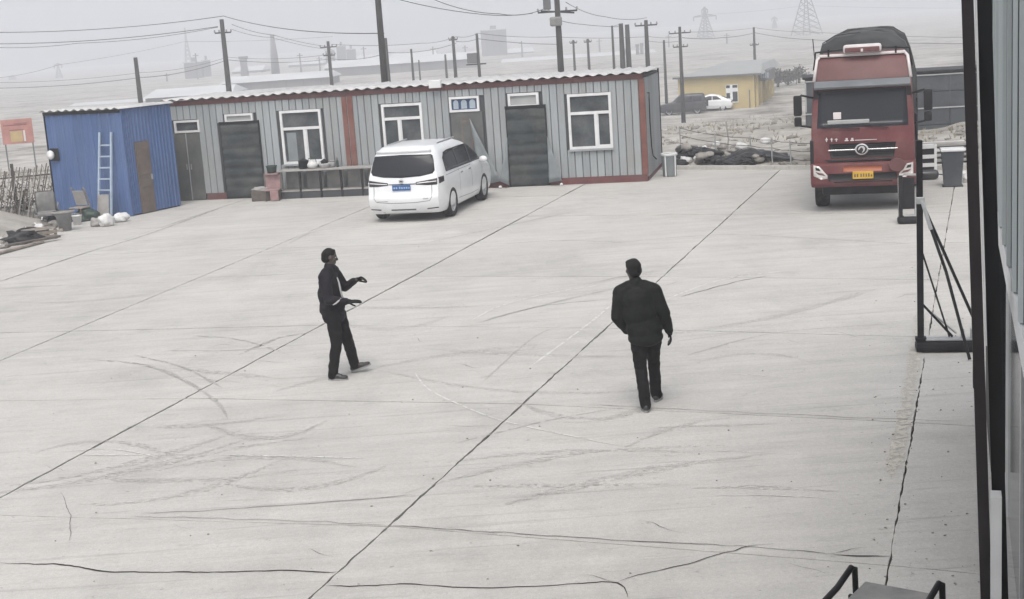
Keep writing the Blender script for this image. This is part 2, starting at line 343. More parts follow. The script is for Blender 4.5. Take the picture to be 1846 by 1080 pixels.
def clip(poly, n, d):
    out = []
    for k in range(len(poly)):
        a, b = poly[k], poly[(k + 1) % len(poly)]; da, db = a.dot(n) - d, b.dot(n) - d
        if da >= 0: out.append(a)
        if da * db < 0: out.append(a + (b - a) * (da / (da - db)))
    return out
be = Vector((-0.6776, -1.0)).normalized(); bd = Vector((5.31, 41.04)).dot(be)
rs = random.Random(3)
for i in range(len(LONG) - 1):
    for j in range(len(CY) - 1):
        c = [corner(i, j), corner(i + 1, j), corner(i + 1, j + 1), corner(i, j + 1)]
        gc = 0.010; gl = {5: .021, 6: .013, 7: .0075}.get(i, .011); g2 = {5: .021, 6: .013, 7: .0075}.get(i + 1, .011)
        u = (c[1] - c[0]).normalized(); v = (c[3] - c[0]).normalized()
        c = [c[0] + u * gl + v * gc, c[1] - u * g2 + v * gc, c[2] - u * g2 - v * gc, c[3] + u * gl - v * gc]
        poly = []
        for k in range(4):
            a, b = c[k], c[(k + 1) % 4]; n = 44; nr = Vector((-(b - a).y, (b - a).x)).normalized(); amp = 0.008 if k % 2 else 0.005
            for q in range(n): poly.append(a + (b - a) * (q / n) + nr * (rs.uniform(-amp, amp) + amp * 1.5 * noise.noise(Vector((i * 9.1 + k * 3.3, j * 7.7, q * 0.17)))))
        poly = clip(poly, Vector((1, 0)), -12.75); poly = clip(poly, be, bd) if len(poly) > 2 else poly
        poly = clip(poly, Vector((0, 1)), 1.5) if len(poly) > 2 else poly
        if len(poly) < 3: continue
        MB().prism([(p.x, p.y) for p in poly], -0.12, rs.uniform(-0.003, 0.003)).build('slab', M['conc'], yard)
bed = [Vector(p) for p in ((-12.6, 1.6), (16, 1.6), (16, 33), (-12.6, 53))]
bed = clip(bed, be, bd + 0.1)
MB().prism([(p.x, p.y) for p in bed], -0.16, -0.05).build('joint_bed', M['joint'], yard)
def strip(name, px, wid, material, z=0.0055, jit=0.0, taper=True, step=0.12):
    pts = [G(*p) for p in px]; path = []
    for k in range(len(pts) - 1):
        p0, a, b, p3 = pts[max(k - 1, 0)], pts[k], pts[k + 1], pts[min(k + 2, len(pts) - 1)]
        n = max(1, int((b - a).length / step))
        for q in range(n): t = q / n; path.append(.5 * ((2 * a) + (b - p0) * t + (2 * p0 - 5 * a + 4 * b - p3) * t * t + (3 * a - p0 - 3 * b + p3) * t ** 3))
    path.append(pts[-1]); mb = MB(); N = len(path)
    sd = rs.random() * 50
    for k, p in enumerate(path):
        d = (path[min(k + 1, N - 1)] - path[max(k - 1, 0)]).normalized(); n = Vector((-d.y, d.x, 0))
        p = p + n * jit * (noise.noise(Vector((k * 0.23, sd, 0))) * 1.4 + noise.noise(Vector((k * 0.9, sd, 4))) * 0.6)
        ww = wid * (0.75 + 0.5 * noise.noise(Vector((k * 0.4, sd, 7)))) * (min(1, (k + 0.6) / 5, (N - k - 0.4) / 5) if taper else 1)
        for s_ in (-1, 1): mb.v.append((p.x + n.x * s_ * ww / 2, p.y + n.y * s_ * ww / 2, z))
    mb.f = [(2 * k, 2 * k + 2, 2 * k + 3, 2 * k + 1) for k in range(N - 1)]
    return mb.build(name, material, yard)
for px, wd in (([(0, 1015), (60, 1019), (110, 1018), (200, 1030), (360, 1033), (500, 1030), (618, 1031)], .022),
               ([(580, 1057), (690, 1056), (740, 1053), (860, 1061), (990, 1057), (1085, 1050), (1122, 1055), (1135, 1078)], .018),
               ([(1398, 981), (1350, 984), (1325, 994), (1275, 1006), (1225, 1021), (1150, 1038), (1112, 1050)], .014),
               ([(108, 888), (119, 905), (126, 930), (127, 955), (123, 978)], .006), ([(250, 927), (420, 918), (600, 905), (745, 893)], .010),
               ([(235, 932), (480, 938), (700, 948)], .008), ([(1500, 1000), (1560, 1003), (1604, 1005)], .035),
               ([(700, 948), (1010, 968), (1360, 988), (1500, 999)], .012), ([(1720, 760), (1400, 747), (1060, 730)], .010),
               ([(1090, 440), (1290, 424), (1460, 430), (1640, 440)], .016), ([(370, 501), (560, 493)], .014),
               ([(905, 440), (1010, 434), (1120, 437)], .016), ([(0, 508), (150, 458), (260, 425), (395, 376)], .022),
               ([(1225, 536), (1330, 508), (1390, 497)], .02), ([(860, 583), (960, 556), (1010, 548), (1100, 540)], .014),
               ([(300, 633), (430, 632), (500, 626)], .012)):
    strip('crack', px, wd, M['joint'], 0.0062, 0.022, step=.06)
for px, wd in (([(395, 820), (520, 823), (665, 827)], .05), ([(130, 822), (270, 820), (390, 820)], .035), ([(748, 672), (770, 700), (822, 727), (900, 757), (1000, 780), (1135, 808)], .035),
               ([(958, 660), (1010, 622), (1060, 585), (1108, 545)], .05), ([(850, 632), (900, 639), (960, 646)], .035),
               ([(960, 661), (1100, 667)], .03), ([(1260, 812), (1420, 818)], .03), ([(1280, 672), (1420, 680)], .03), ([(850, 578), (900, 553), (980, 531), (1100, 511)], .05), ([(1200, 540), (1300, 505), (1420, 488)], .05)):
    strip('pale_scrape', px, wd, M['chalk'], 0.0048, 0.006)
for px, wd in (([(160, 648), (260, 658), (330, 684), (390, 725), (410, 755)], .08), ([(240, 640), (330, 662), (400, 700)], .06), ([(870, 690), (960, 610), (1020, 585)], .05),
               ([(430, 640), (500, 610), (560, 600), (585, 600)], .09), ([(340, 605), (430, 612), (520, 640)], .05), ([(880, 575), (1000, 545), (1110, 520)], .09), ([(600, 412), (560, 420), (520, 440)], .1),
               ([(1040, 380), (900, 410), (760, 440)], .12), ([(1240, 640), (1400, 600), (1600, 585)], .06), ([(820, 800), (980, 760), (1120, 735)], .05)):
    strip('tyre_mark', px, wd, M['tyremark'], 0.0041, 0.01)
ra = random.Random(41)
for k in range(30):                                        # overlapping turning arcs
    cx, cy = ra.uniform(150, 1600), ra.uniform(470, 900); sp = ra.uniform(90, 260); bow = ra.uniform(-30, 30); sl = ra.uniform(-.25, .12)
    px = [(cx + sp * (t - .5) * 2, cy + sl * sp * (t - .5) * 2 + bow * (1 - (2 * t - 1) ** 2)) for t in (0, .2, .4, .6, .8, 1)]
    strip('tyre_mark', [(min(x, 1700), y) for x, y in px], ra.uniform(.16, .30), M['tyrebroad'], 0.0032 + .00006 * k, .02, step=.2)
    if k % 4 == 0: strip('pale_scrape', [(min(x, 1700), y + 14) for x, y in px], .02, M['chalk'], 0.0052 + .00006 * k, .01)
for k in range(22):                                        # short hairline cracks
    cx, cy = ra.uniform(60, 1640), ra.uniform(450, 1050); L_ = ra.uniform(25, 90); a = ra.uniform(-.25, .3)
    strip('crack', [(cx + L_ * t, cy + L_ * t * a + ra.uniform(-4, 4)) for t in (0, .35, .7, 1)], ra.uniform(.006, .011), M['joint'], 0.0064, .02, step=.05)
strip('paint_band', [(1660, 560), (1650, 640), (1632, 740), (1606, 862)], .20, M['paleyellow'], 0.0044, 0.02, True)
gr = MB(); rq = random.Random(77)
for k in range(260):
    if k % 2: px, py = rq.uniform(1560, 1770), rq.uniform(420, 1075)
    else: px, py = rq.uniform(0, 1770), rq.uniform(430, 1078)
    p = G(px, py); r = rq.choice((.003, .004, .005, .007, .010))
    gr.blob((p.x, p.y, r * .5 + .004), (r * 1.4, r, r * .7), k, .4, 1)
tag(gr.build('grit', M['stone']), 'loose grit and small stones scattered over the concrete yard', 'grit', kind='stuff')
kb = MB()                                                  # low concrete lip along the far edge
a0, b0 = Vector((5.2, back_edge(5.2), 0)), Vector((13.5, back_edge(13.5), 0))
kb.bar(a0 + Vector((0, .12, .03)), b0 + Vector((0, .12, .03)), .2, .16); kb.build('edge_lip', M['conc'], yard)

# ------------------------------------------------------------------ long grey shed
SH = rad(-12.65)
shed = thing('panel_shed', 'long grey ribbed-panel shed with red trim and corrugated roof', 'shed', (-10.19, 41.76, 0), SH)
LEN, DEP, HT = 14.62, 4.0, 3.0
OPEN = [(0.24, 1.14, 0, 2.46), (1.83, 3.07, 0, 2.30), (1.98, 2.92, 2.30, 2.56), (3.73, 5.05, 0.95, 2.57), (6.90, 8.17, 0.95, 2.60), (8.97, 9.93, 0, 2.69), (10.62, 11.80, 0, 2.30), (10.70, 11.64, 2.30, 2.70), (12.43, 13.70, 0.98, 2.58)]
MB().box(0.02, LEN - 0.02, 0.035, DEP - .02, 0, HT - 0.03).build('core_wall', M['gap'], shed)
def panel_piece(x0, x1, z0, z1, parent, material, y=0.0):
    g = 0.010; mb = MB(); w_ = x1 - x0 - 2 * g; a = x0 + g
    prof = [(a, y + .034), (a, y + .012), (a + .02, y), (a + w_ * .42, y + .004), (a + w_ * .5, y + .009), (a + w_ * .58, y + .004), (a + w_ - .02, y), (a + w_, y + .012), (a + w_, y + .034)]
    mb.prism(prof[::-1], z0, z1); return mb.build('panel', material, parent)
nP = 68; pw = (LEN - .16) / nP
for k in range(nP):
    x0, x1 = k * pw + .02, (k + 1) * pw + .02; xm = (x0 + x1) / 2
    cuts = sorted([(o[2], o[3]) for o in OPEN if o[0] - .02 < xm < o[1] + .02]); z = 0.20
    for a, b in cuts:
        if a - z > 0.06: panel_piece(x0, x1, z, a, shed, M['siding'])
        z = max(z, b)
    if 2.88 - z > 0.06: panel_piece(x0, x1, z, 2.88, shed, M['siding'])
mb = MB()                                                   # base band, broken at the doors
for a, b in ((0, .22), (1.16, 1.81), (3.09, 8.95), (9.95, 10.6), (11.82, LEN)): mb.box(a, b, -.012, .03, 0, .195)
mb.build('base_band', M['maroon'], shed)
MB().box(0, LEN + .01, -.02, .03, 2.885, 3.03).build('fascia', M['maroon'], shed)
mb = MB(); mb.box(5.72, 5.86, -.035, -.004, .2, 2.88); red1 = mb.build('trim_strip', M['red_trim'], shed)
MB().box(5.89, 6.05, -.035, -.004, .2, 2.88).build('trim_strip', M['red_trim'], shed)
MB().box(LEN - .13, LEN + .025, -.03, .13, .2, 2.88).build('corner_trim', M['red_trim'], shed)
# end wall seen on the right
for k in range(4):
    y0 = .14 + k * .96; MB().box(LEN - .02, LEN + .015, y0, y0 + .945, .12, 2.9).build('end_panel', M['siding'], shed)
MB().box(LEN - .02, LEN + .02, .14, DEP, 0, .118).build('base_band', M['maroon'], shed)
MB().box(LEN - .01, LEN + .035, DEP - .06, DEP + .02, 0, 3.02).build('corner_trim', M['steel_dark'], shed)
MB().tube([(LEN + .03, .75, 2.45), (LEN + .06, .8, 2.45), (LEN + .05, .86, 2.3), (LEN + .04, .9, 1.6), (LEN + .05, .95, .9), (LEN + .07, 1.05, .62), (LEN + .2, .7, .55)], .018, 6).build('cable', M['black'], shed, True)
# corrugated roof in separate sheets
def roof_sheet(x0, x1, y0, y1, z0, slope, parent, material, pitch=.19, amp=.028):
    mb = MB(); n = int((x1 - x0) / pitch * 8) + 1; 
    for t in (0, -.012):
        for y in (y0, (y0 + y1) / 2, y1):
            for i in range(n + 1):
                x = x0 + (x1 - x0) * i / n; mb.v.append((x, y, z0 + slope * (y - y0) + amp * sin(2 * pi * x / pitch) + t))
    r = n + 1
    for L_ in (0, 3 * r):
        for j in (0, 1):
            for i in range(n):
                q = (L_ + j * r + i, L_ + j * r + i + 1, L_ + (j + 1) * r + i + 1, L_ + (j + 1) * r + i); mb.f.append(q if L_ == 0 else q[::-1])
    for i in range(n): mb.f.append((3 * r + i, 3 * r + i + 1, i + 1, i))
    return mb.build('roof_sheet', material, parent, True)
for k in range(16):
    x0 = -.05 + k * (LEN + .2) / 16; roof_sheet(x0, x0 + (LEN + .2) / 16 - .004, -.16, DEP + .1, 3.075 + rs.uniform(-.006, .006), .0, shed, M['roof'], .325, .026)
def win(parent, x0, x1, z0, z1, bar=None, mull=None, pane='glass', name='window', fw=.075, extra=None):
    f = MB(); y0, y1 = -.045, .05
    f.box(x0, x0 + fw, y0, y1, z0, z1).box(x1 - fw, x1, y0, y1, z0, z1).box(x0 + fw, x1 - fw, y0, y1, z0, z0 + fw).box(x0 + fw, x1 - fw, y0, y1, z1 - fw, z1)
    if bar: f.box(x0 + fw, x1 - fw, y0 + .004, y1, bar - .04, bar + .04)
    if mull: f.box(mull - .045, mull + .045, y0 + .007, y1, z0 + fw, bar - .04)
    fr = f.build(name, M['white'], parent)
    panes = [(x0 + fw, x1 - fw, z0 + fw, z1 - fw)] if not bar else [(x0 + fw, x1 - fw, bar + .04, z1 - fw), (x0 + fw, mull - .045, z0 + fw, bar - .04), (mull + .045, x1 - fw, z0 + fw, bar - .04)]
    for a, b, c, d in panes: MB().box(a, b, .012, .024, c, d).build('pane', M[pane], fr)
    if bar:
        sx = mull + .045; MB().box(sx, x1 - fw, -.02, .011, z0 + fw, z0 + fw + .03).box(sx, sx + .03, -.02, .011, z0 + fw + .03, bar - .04).build('sash', M['white'], fr)
        MB().box(x0 - .03, x1 + .03, -.075, -.046, z0 - .05, z0 + .005).build('sill', M['siding'], fr)
    return fr
w1 = win(shed, 3.75, 5.04, .97, 2.56, 2.02, 4.49)
# a paler curtain hanging inside the first window
MB().prism([(3.9 + .06 * k, .0105 - .004 * (k % 2)) for k in range(6)] + [(4.2, .0118), (3.9, .0118)], 1.06, 1.9).build('curtain', M['flap'], w1)
win(shed, 6.92, 8.15, .97, 2.58, 2.15, 7.43); win(shed, 12.44, 13.69, 1.0, 2.57, 2.02, 13.23)
win(shed, .34, 1.16, 2.07, 2.44, name='transom', fw=.06); win(shed, 2.0, 2.9, 2.29, 2.55, name='transom', fw=.06, pane='greyboard'); win(shed, 10.72, 11.62, 2.28, 2.68, name='transom', fw=.07, pane='greyboard')
tr = win(shed, 8.98, 9.87, 2.24, 2.68, name='transom', fw=.065, pane='bluepane')
for k, (cx, hw) in enumerate(((9.17, .075), (9.41, .085), (9.66, .085))):     # glimpsed reflections, put in as pale rounded shapes on the blue pane
    poly = [(cx - hw, 2.33)] + [(cx + hw * cos(pi - pi * q / 8), 2.50 + .085 * sin(pi * q / 8)) for q in range(9)] + [(cx + hw, 2.33)]
    mx = Matrix(((1, 0, 0, 0), (0, 0, 1, 0), (0, 1, 0, 0), (0, 0, 0, 1)))
    MB().prism(poly, .006, .0115, mx).build('pale_shape', M['palepane'], tr)
# doors
d = MB(); d.box(.25, .67, -.02, .03, .02, 2.06).box(.69, 1.12, -.02, .03, .02, 2.06); dd = d.build('double_door', M['greydoor'], shed)
MB().box(.665, .695, -.035, -.021, .03, 2.05).build('meeting_strip', M['steel'], dd)
for x in (.60, .74): MB().box(x, x + .03, -.05, -.02, .95, 1.12).build('handle', M['steel'], dd)
def quilt(x0, x1, ztop, zbot, seed):
    q = MB(); n, r = 12, 40; rr = random.Random(seed); hs_ = sorted([zbot + (ztop - zbot) * t for t in (.0, .14, .27, .40, .52, .66, .84, 1.0)])
    for lay, off in ((0, 0), (1, .03)):
        for j in range(r + 1):
            z = zbot + (ztop - zbot) * j / r; dist = min(abs(z - h) for h in hs_)
            for i in range(n + 1):
                x = x0 + (x1 - x0) * i / n + .012 * noise.noise(Vector((z * 2, seed, 0)))
                bul = .055 * min(1, (dist / .09)) ** .5 + .02 * noise.noise(Vector((x * 4, z * 5, seed)))
                q.v.append((x, -.03 - (bul if lay == 0 else -.03), z))
    R_ = n + 1
    for j in range(r):
        for i in range(n): q.f.append((j * R_ + i, j * R_ + i + 1, (j + 1) * R_ + i + 1, (j + 1) * R_ + i))
    o = q.build('quilted_door_curtain', M['quilt'], shed, True)
    MB().box(x0 - .04, x1 + .03, -.085, -.01, ztop - .03, ztop + .05).build('rail', M['black'], o)
    MB().box(x0 - .035, x0 + .012, -.06, .02, zbot, ztop - .03).build('edge_binding', M['black'], o); MB().box(x1 - .012, x1 + .03, -.06, .02, zbot, ztop - .03).build('edge_binding', M['black'], o)
    return o
quilt(1.85, 3.05, 2.28, .02, 1.0); quilt(10.66, 11.78, 2.28, .02, 4.0)
d3 = MB().box(9.0, 9.94, -.012, .03, .02, 2.225).build('wooden_door', M['greydoor'], shed)
for z0, z1 in ((.25, 1.0), (1.15, 2.0)):
    MB().box(9.28, 9.62, -.022, -.013, z0, z1).build('door_panel', M['brown'], d3); MB().box(9.33, 9.57, -.03, -.0225, z0 + .06, z1 - .06).build('door_panel', M['greydoor'], d3)
def flap_tri(pts, seed):      # slack canvas wind flap, pegged out low down
    mb = MB(); n = 8; A, B, C = [Vector(p) for p in pts]
    idx = {}
    for i in range(n + 1):
        for j in range(n + 1 - i):
            p = A + (B - A) * (i / n) + (C - A) * (j / n); p.y += .05 * noise.noise(Vector((p.x * 4, p.z * 3, seed))); idx[i, j] = len(mb.v); mb.v.append(tuple(p))
    for i in range(n):
        for j in range(n - i):
            mb.f.append((idx[i, j], idx[i + 1, j], idx[i, j + 1]))
            if j < n - i - 1: mb.f.append((idx[i + 1, j], idx[i + 1, j + 1], idx[i, j + 1]))
    o = mb.build('wind_flap', M['flap'], shed, True); s = o.modifiers.new('t', 'SOLIDIFY'); s.thickness = .01; return bake(o)
flap_tri([(9.56, -.06, 2.05), (9.80, -.12, .1), (10.42, -.3, .22)], 2); flap_tri([(10.64, -.06, 1.45), (10.40, -.34, .22), (10.64, -.2, .08)], 5)
flap_tri([(11.80, -.07, 1.42), (11.80, -.18, .1), (12.20, -.3, .16)], 8)
for x in (10.40, 12.19): MB().blob((x, -.34, .05), (.05, .045, .05), x, .2, 2).build('ballast_bag', M['sack'], shed, True)
MB().cbox(8.46, 8.82, -.22, -.025, 2.97, 3.2, .015).build('junction_box', M['white'], shed)

# ------------------------------------------------------------------ blue shed
BA = rad(-28.6); BO = Vector((-13.17, 39.91, 0))
blue = thing('blue_shed', 'blue corrugated metal shed standing at the end of the grey shed', 'shed', BO, BA)
BL, BD = 2.95, 2.05
MB().box(.03, BL - .035, .035, BD - .02, 0, 3.0).build('core_wall', M['gap'], blue)
def rib_panel(x0, x1, z0, z1, nr, side=False):
    pr = []; w_ = (x1 - x0 - .008) / nr
    for k in range(nr):
        a = x0 + .004 + k * w_; pr += [(a, .008), (a + w_ * .55, .008), (a + w_ * .68, -.018), (a + w_ * .88, -.018), (a + w_, .008)]
    pr = [(x0 + .004, .034)] + pr + [(x1 - .004, .034)]
    if side: pr = [(BL - q, p) for p, q in pr]
    MB().prism(pr[::-1], z0, z1).build('panel', M['blue'], blue)
for k in range(8): rib_panel(.01 + k * (BL - .05) / 8, .01 + (k + 1) * (BL - .05) / 8, .04, 3.02, 1)
for a, b, z in ((.04, .20, .04), (.20, .38, .04), (.38, .67, 2.06), (.67, .96, 2.06), (.96, 1.22, .04), (1.22, 1.48, .04), (1.48, 1.74, .04), (1.74, BD, .04)): rib_panel(a, b, z, 3.02, 2, True)
bd_ = MB().box(BL - .03, BL + .03, .385, .955, .03, 2.05).build('door', M['brown'], blue)
for z0, z1 in ((.2, .62), (.75, 1.0), (1.12, 1.9)): MB().cbox(BL + .031, BL + .05, .46, .88, z0, z1, .008).build('door_panel', M['brown'], bd_)
MB().box(BL + .03, BL + .08, .89, .92, .95, 1.1).build('handle', M['steel'], bd_)
MB().box(-.02, .008, -.02, .1, 0, 3.02).build('corner_trim', M['steel_dark'], blue); MB().box(BL - .03, BL + .022, -.022, .035, 0, 3.02).build('corner_trim', M['blue'], blue)
for k in range(4):
    x0 = -.05 + k * .77; roof_sheet(x0, x0 + .766, -.12, BD + .1, 3.06, .0, blue, M['roof'], .31, .026)
MB().box(-.02, BL + .02, -.034, -.024, 2.93, 3.02).build('fascia', M['steel_dark'], blue)
sgn = MB(); mx = Matrix.Translation((.20, -.09, 1.80)) @ Matrix.Rotation(pi / 2, 4, 'X')
sgn.lathe([(.02, 0), (.12, .01), (.135, .05), (.12, .09), (.0, .10)], 20, mx); sgn.build('wall_lamp', M['white'], blue, True)
MB().cbox(.10, .42, -.06, -.02, 1.62, 1.98, .01).build('lamp_backplate', M['steel_dark'], blue)

# ------------------------------------------------------------------ warehouse along the right
WA = rad(-18.3)     # local x to the right of the wall, local y along it away from the camera
wh = thing('warehouse', 'pale corrugated warehouse wall with dark column beside the yard', 'warehouse', (0, 0, 0), WA)
WX = 0.40
MB().box(WX + .06, 9, 4.0, 13.2, 2.62, 6.5).build('core_wall', M['gap'], wh)
MB().box(WX + .5, 9, 4.0, 13.1, 0, 2.6).build('inner_wall', M['gap'], wh)
pitch = .85
y = 4.0
while y < 13.1:
    pr = [(WX + .055, y + .03), (WX + .02, y + .05), (WX + .02, y + .30), (WX - .06, y + .36), (WX - .06, y + .44), (WX + .02, y + .50), (WX + .02, y + .76), (WX + .055, y + .78)]
    MB().prism(pr, 2.70, 6.5).build('panel', M['whall'], wh); MB().box(WX - .036, WX + .0, y + .30, y + .338, 2.70, 6.5).build('groove_shade', M['slate'], wh); y += pitch  # dark strip before each rib: the groove's shade put in as colour
MB().box(WX - .05, WX + .12, 4.0, 13.1, 2.50, 2.69).build('lintel', M['white'], wh)
yy = 4.2; k = 0
while yy < 13:
    MB().box(WX + .03, WX + .09, yy, yy + .07, 0, 2.515).build('mullion', M['white'], wh)
    MB().box(WX + .05, WX + .07, yy + .075, yy + 2.595, 0.02, 2.51).build('pane', M['darkglass'], wh); yy += 2.6
mb = MB(); mb.box(WX - .06, WX + .6, 13.22, 15.4, 0, 6.5); mb.build('dark_pier', M['steel_dark'], wh)
# dark steel column with a pale edge strip, leaning very slightly like the photograph's
col = bpy.data.objects.new('x', None); bpy.data.objects.remove(col)
mt = Matrix.Translation((0, 0, 0)) @ Matrix.Shear('XY', 4, (0.0, 0.0))
cmb = MB(); vs = []
def lean(x, z): return x - (z - 1.0) * 0.029
for z in (0, 6.5):
    for (x, yv) in ((.155, 8.9), (.225, 8.9), (.225, 9.12), (.155, 9.12)): vs.append((lean(x, z), yv, z))
cmb.add(vs, [(3, 2, 1, 0), (4, 5, 6, 7), (0, 1, 5, 4), (1, 2, 6, 5), (2, 3, 7, 6), (3, 0, 4, 7)]); cmb.build('column', M['column'], wh)
vs = []
for z in (2.3, 6.4):
    for (x, yv) in ((.231, 8.86), (.242, 8.86), (.242, 9.0), (.231, 9.0)): vs.append((lean(x, z), yv, z))
MB().add(vs, [(3, 2, 1, 0), (4, 5, 6, 7), (0, 1, 5, 4), (1, 2, 6, 5), (2, 3, 7, 6), (3, 0, 4, 7)]).build('edge_strip', M['white'], wh)
vs = []
for z in (0, 6.5):
    for (x, yv) in ((.246, 9.0), (.33, 9.0), (.33, 9.04), (.246, 9.04)): vs.append((lean(x, z), yv, z))
MB().add(vs, [(3, 2, 1, 0), (4, 5, 6, 7), (0, 1, 5, 4), (1, 2, 6, 5), (2, 3, 7, 6), (3, 0, 4, 7)]).build('door_leaf', M['black'], wh)
MB().box(.225, .29, 8.7, 8.84, 0, 1.35).build('kick_panel', M['white'], wh)
MB().cbox(.12, .16, 8.92, 9.08, 2.0, 2.16, .008).build('hinge', M['steel_dark'], wh)
# ------------------------------------------------------------------ vehicles
def interp(tab, x):
    if x <= tab[0][0]: return tab[0][1]
    for (a, fa), (b, fb) in zip(tab, tab[1:]):
        if x <= b:
            t = (x - a) / (b - a); return fa + (fb - fa) * t
    return tab[-1][1]
def smooth_tab(tab, x, k=.03):
    return (interp(tab, x - k) + 2 * interp(tab, x) + interp(tab, x + k)) / 4
def car_shell(xr, xf, wz, zb, zt, nu=44, nz=34, crown=.05, bulge=.07, plan=.06, sm=.03):
    """closed body: x forward, y left; rear and front outlines and half width given by height"""
    mb = MB(); Z = [zb + (zt - zb) * (1 - (1 - k / nz) ** 1.0) for k in range(nz + 1)]
    U = [.5 - .5 * cos(pi * k / nu) for k in range(nu + 1)]
    def pl(u): e = min(u, 1 - u); return 1 - plan * max(0, 1 - e / .09) ** 2
    def P(u, z, s):
        a, b = smooth_tab(xr, z, sm), smooth_tab(xf, z, sm); return (a + (b - a) * u, s * smooth_tab(wz, z, sm) * pl(u), z)
    nyc = 12
    for s in (1, -1):
        b = len(mb.v)
        for z in Z:
            for u in U: mb.v.append(P(u, z, s))
        n = nu + 1
        for j in range(nz):
            for i in range(nu):
                q = (b + j * n + i, b + j * n + i + 1, b + (j + 1) * n + i + 1, b + (j + 1) * n + i); mb.f.append(q if s < 0 else q[::-1])
    for u, sg in ((0, -1), (1, 1)):
        b = len(mb.v)
        for z in Z:
            x, w_, _ = P(u, z, 1)
            for k in range(nyc + 1): t = -1 + 2 * k / nyc; mb.v.append((x + sg * bulge * (1 - t * t) * min(1, (z - zb) / .1 + .4), t * w_, z))
        n = nyc + 1
        for j in range(nz):
            for i in range(nyc): q = (b + j * n + i, b + j * n + i + 1, b + (j + 1) * n + i + 1, b + (j + 1) * n + i); mb.f.append(q if sg > 0 else q[::-1])
    for z, up in ((zt, 1), (zb, 0)):
        b = len(mb.v)
        for u in U:
            x, w_, _ = P(u, z, 1)
            for k in range(nyc + 1):
                t = -1 + 2 * k / nyc
                xx = x + (-bulge if u == 0 else bulge if u == 1 else 0) * (1 - t * t) * (1 if up else .4)
                mb.v.append((xx, t * w_, z + (crown * (1 - t * t) * sin(pi * min(1, max(0, u))) ** .5 if up else 0)))
        n = nyc + 1
        for j in range(nu):
            for i in range(nyc): q = (b + j * n + i, b + j * n + i + 1, b + (j + 1) * n + i + 1, b + (j + 1) * n + i); mb.f.append(q)
    me = mb.mesh('body', True, True); return me
def cut_arches(o, wheels, r, wid=.42):
    cb = MB()
    for x, y in wheels:
        s = 1 if y > 0 else -1; mtx = Matrix.Translation((x, y + s * .3 - s * wid * 1.0 + s * .0, r * .92)) @ Matrix.Rotation(pi / 2, 4, 'X')
        cb.lathe([(r * 1.13, -wid), (r * 1.13, wid)], 32, mtx)
    c = cb.build('cutter', M['black'], None, False, True)
    md = o.modifiers.new('b', 'BOOLEAN'); md.object = c; md.operation = 'DIFFERENCE'; md.solver = 'EXACT'
    bake(o); me = c.data; bpy.data.objects.remove(c); bpy.data.meshes.remove(me)
    return shade_auto(o, 40)
class Proj:
    """lays a thin shaped piece on a body surface"""
    def __init__(s, me): s.me = me; s.t = BVHTree.FromPolygons([v.co.copy() for v in me.vertices], [p.vertices[:] for p in me.polygons])
    def piece(s, name, material, parent, poly, axis, off=.004, thick=.012, step=.09):
        # poly in (x,z) for side axis 'L'/'R', in (y,z) for 'B'/'F'
        bm = bmesh.new(); f = bm.faces.new([bm.verts.new((a, b, 0)) for a, b in poly])
        lo = [min(p[k] for p in poly) for k in (0, 1)]; hi = [max(p[k] for p in poly) for k in (0, 1)]
        for k in (0, 1):
            c = lo[k] + step
            while c < hi[k]:
                n = (1, 0, 0) if k == 0 else (0, 1, 0); co = (c, 0, 0) if k == 0 else (0, c, 0)
                bmesh.ops.bisect_plane(bm, geom=bm.verts[:] + bm.edges[:] + bm.faces[:], plane_co=co, plane_no=n); c += step
        bmesh.ops.triangulate(bm, faces=bm.faces[:])
        bm.verts.index_update(); outer = []; bad = 0
        for v in bm.verts:
            a, b = v.co.x, v.co.y
            o, d = {'L': ((a, 4, b), (0, -1, 0)), 'R': ((a, -4, b), (0, 1, 0)), 'B': ((-4, a, b), (1, 0, 0)), 'F': ((12, a, b), (-1, 0, 0)), 'Y': ((a, -6, b), (0, 1, 0))}[axis]
            h, n, i, _ = s.t.ray_cast(Vector(o), Vector(d))
            if h is None: h = Vector(o) + Vector(d) * 4; n = -Vector(d)
            if n.dot(Vector(d)) > 0: n = -n
            outer.append((h, n))
        mb = MB(); N = len(outer)
        mb.v = [tuple(h + n * off) for h, n in outer] + [tuple(h - n * thick) for h, n in outer]
        d = Vector({'L': (0, 1, 0), 'R': (0, -1, 0), 'B': (-1, 0, 0), 'F': (1, 0, 0), 'Y': (0, -1, 0)}[axis])
        for f in bm.faces:
            q = [v.index for v in f.verts]
            nn = (Vector(mb.v[q[1]]) - Vector(mb.v[q[0]])).cross(Vector(mb.v[q[2]]) - Vector(mb.v[q[0]]))
            mb.f.append(tuple(q) if nn.dot(d) > 0 else tuple(q[::-1]))
        for e in bm.edges:
            if len(e.link_faces) == 1: a, b = e.verts[0].index, e.verts[1].index; mb.f.append((a, b, N + b, N + a))
        bm.free(); me = mb.mesh(name); bm2 = bmesh.new(); bm2.from_mesh(me)
        me.materials.append(material)
        for p in me.polygons: p.use_smooth = True
        bm2.free(); o = bpy.data.objects.new(name, me); link(o, parent); return o
def rpoly(x0, x1, z0, z1, r=.05, n=4):
    out = []
    for cx, cz, a0 in ((x1 - r, z1 - r, 0), (x0 + r, z1 - r, pi / 2), (x0 + r, z0 + r, pi), (x1 - r, z0 + r, 1.5 * pi)):
        for k in range(n + 1): a = a0 + pi / 2 * k / n; out.append((cx + r * cos(a), cz + r * sin(a)))
    return out
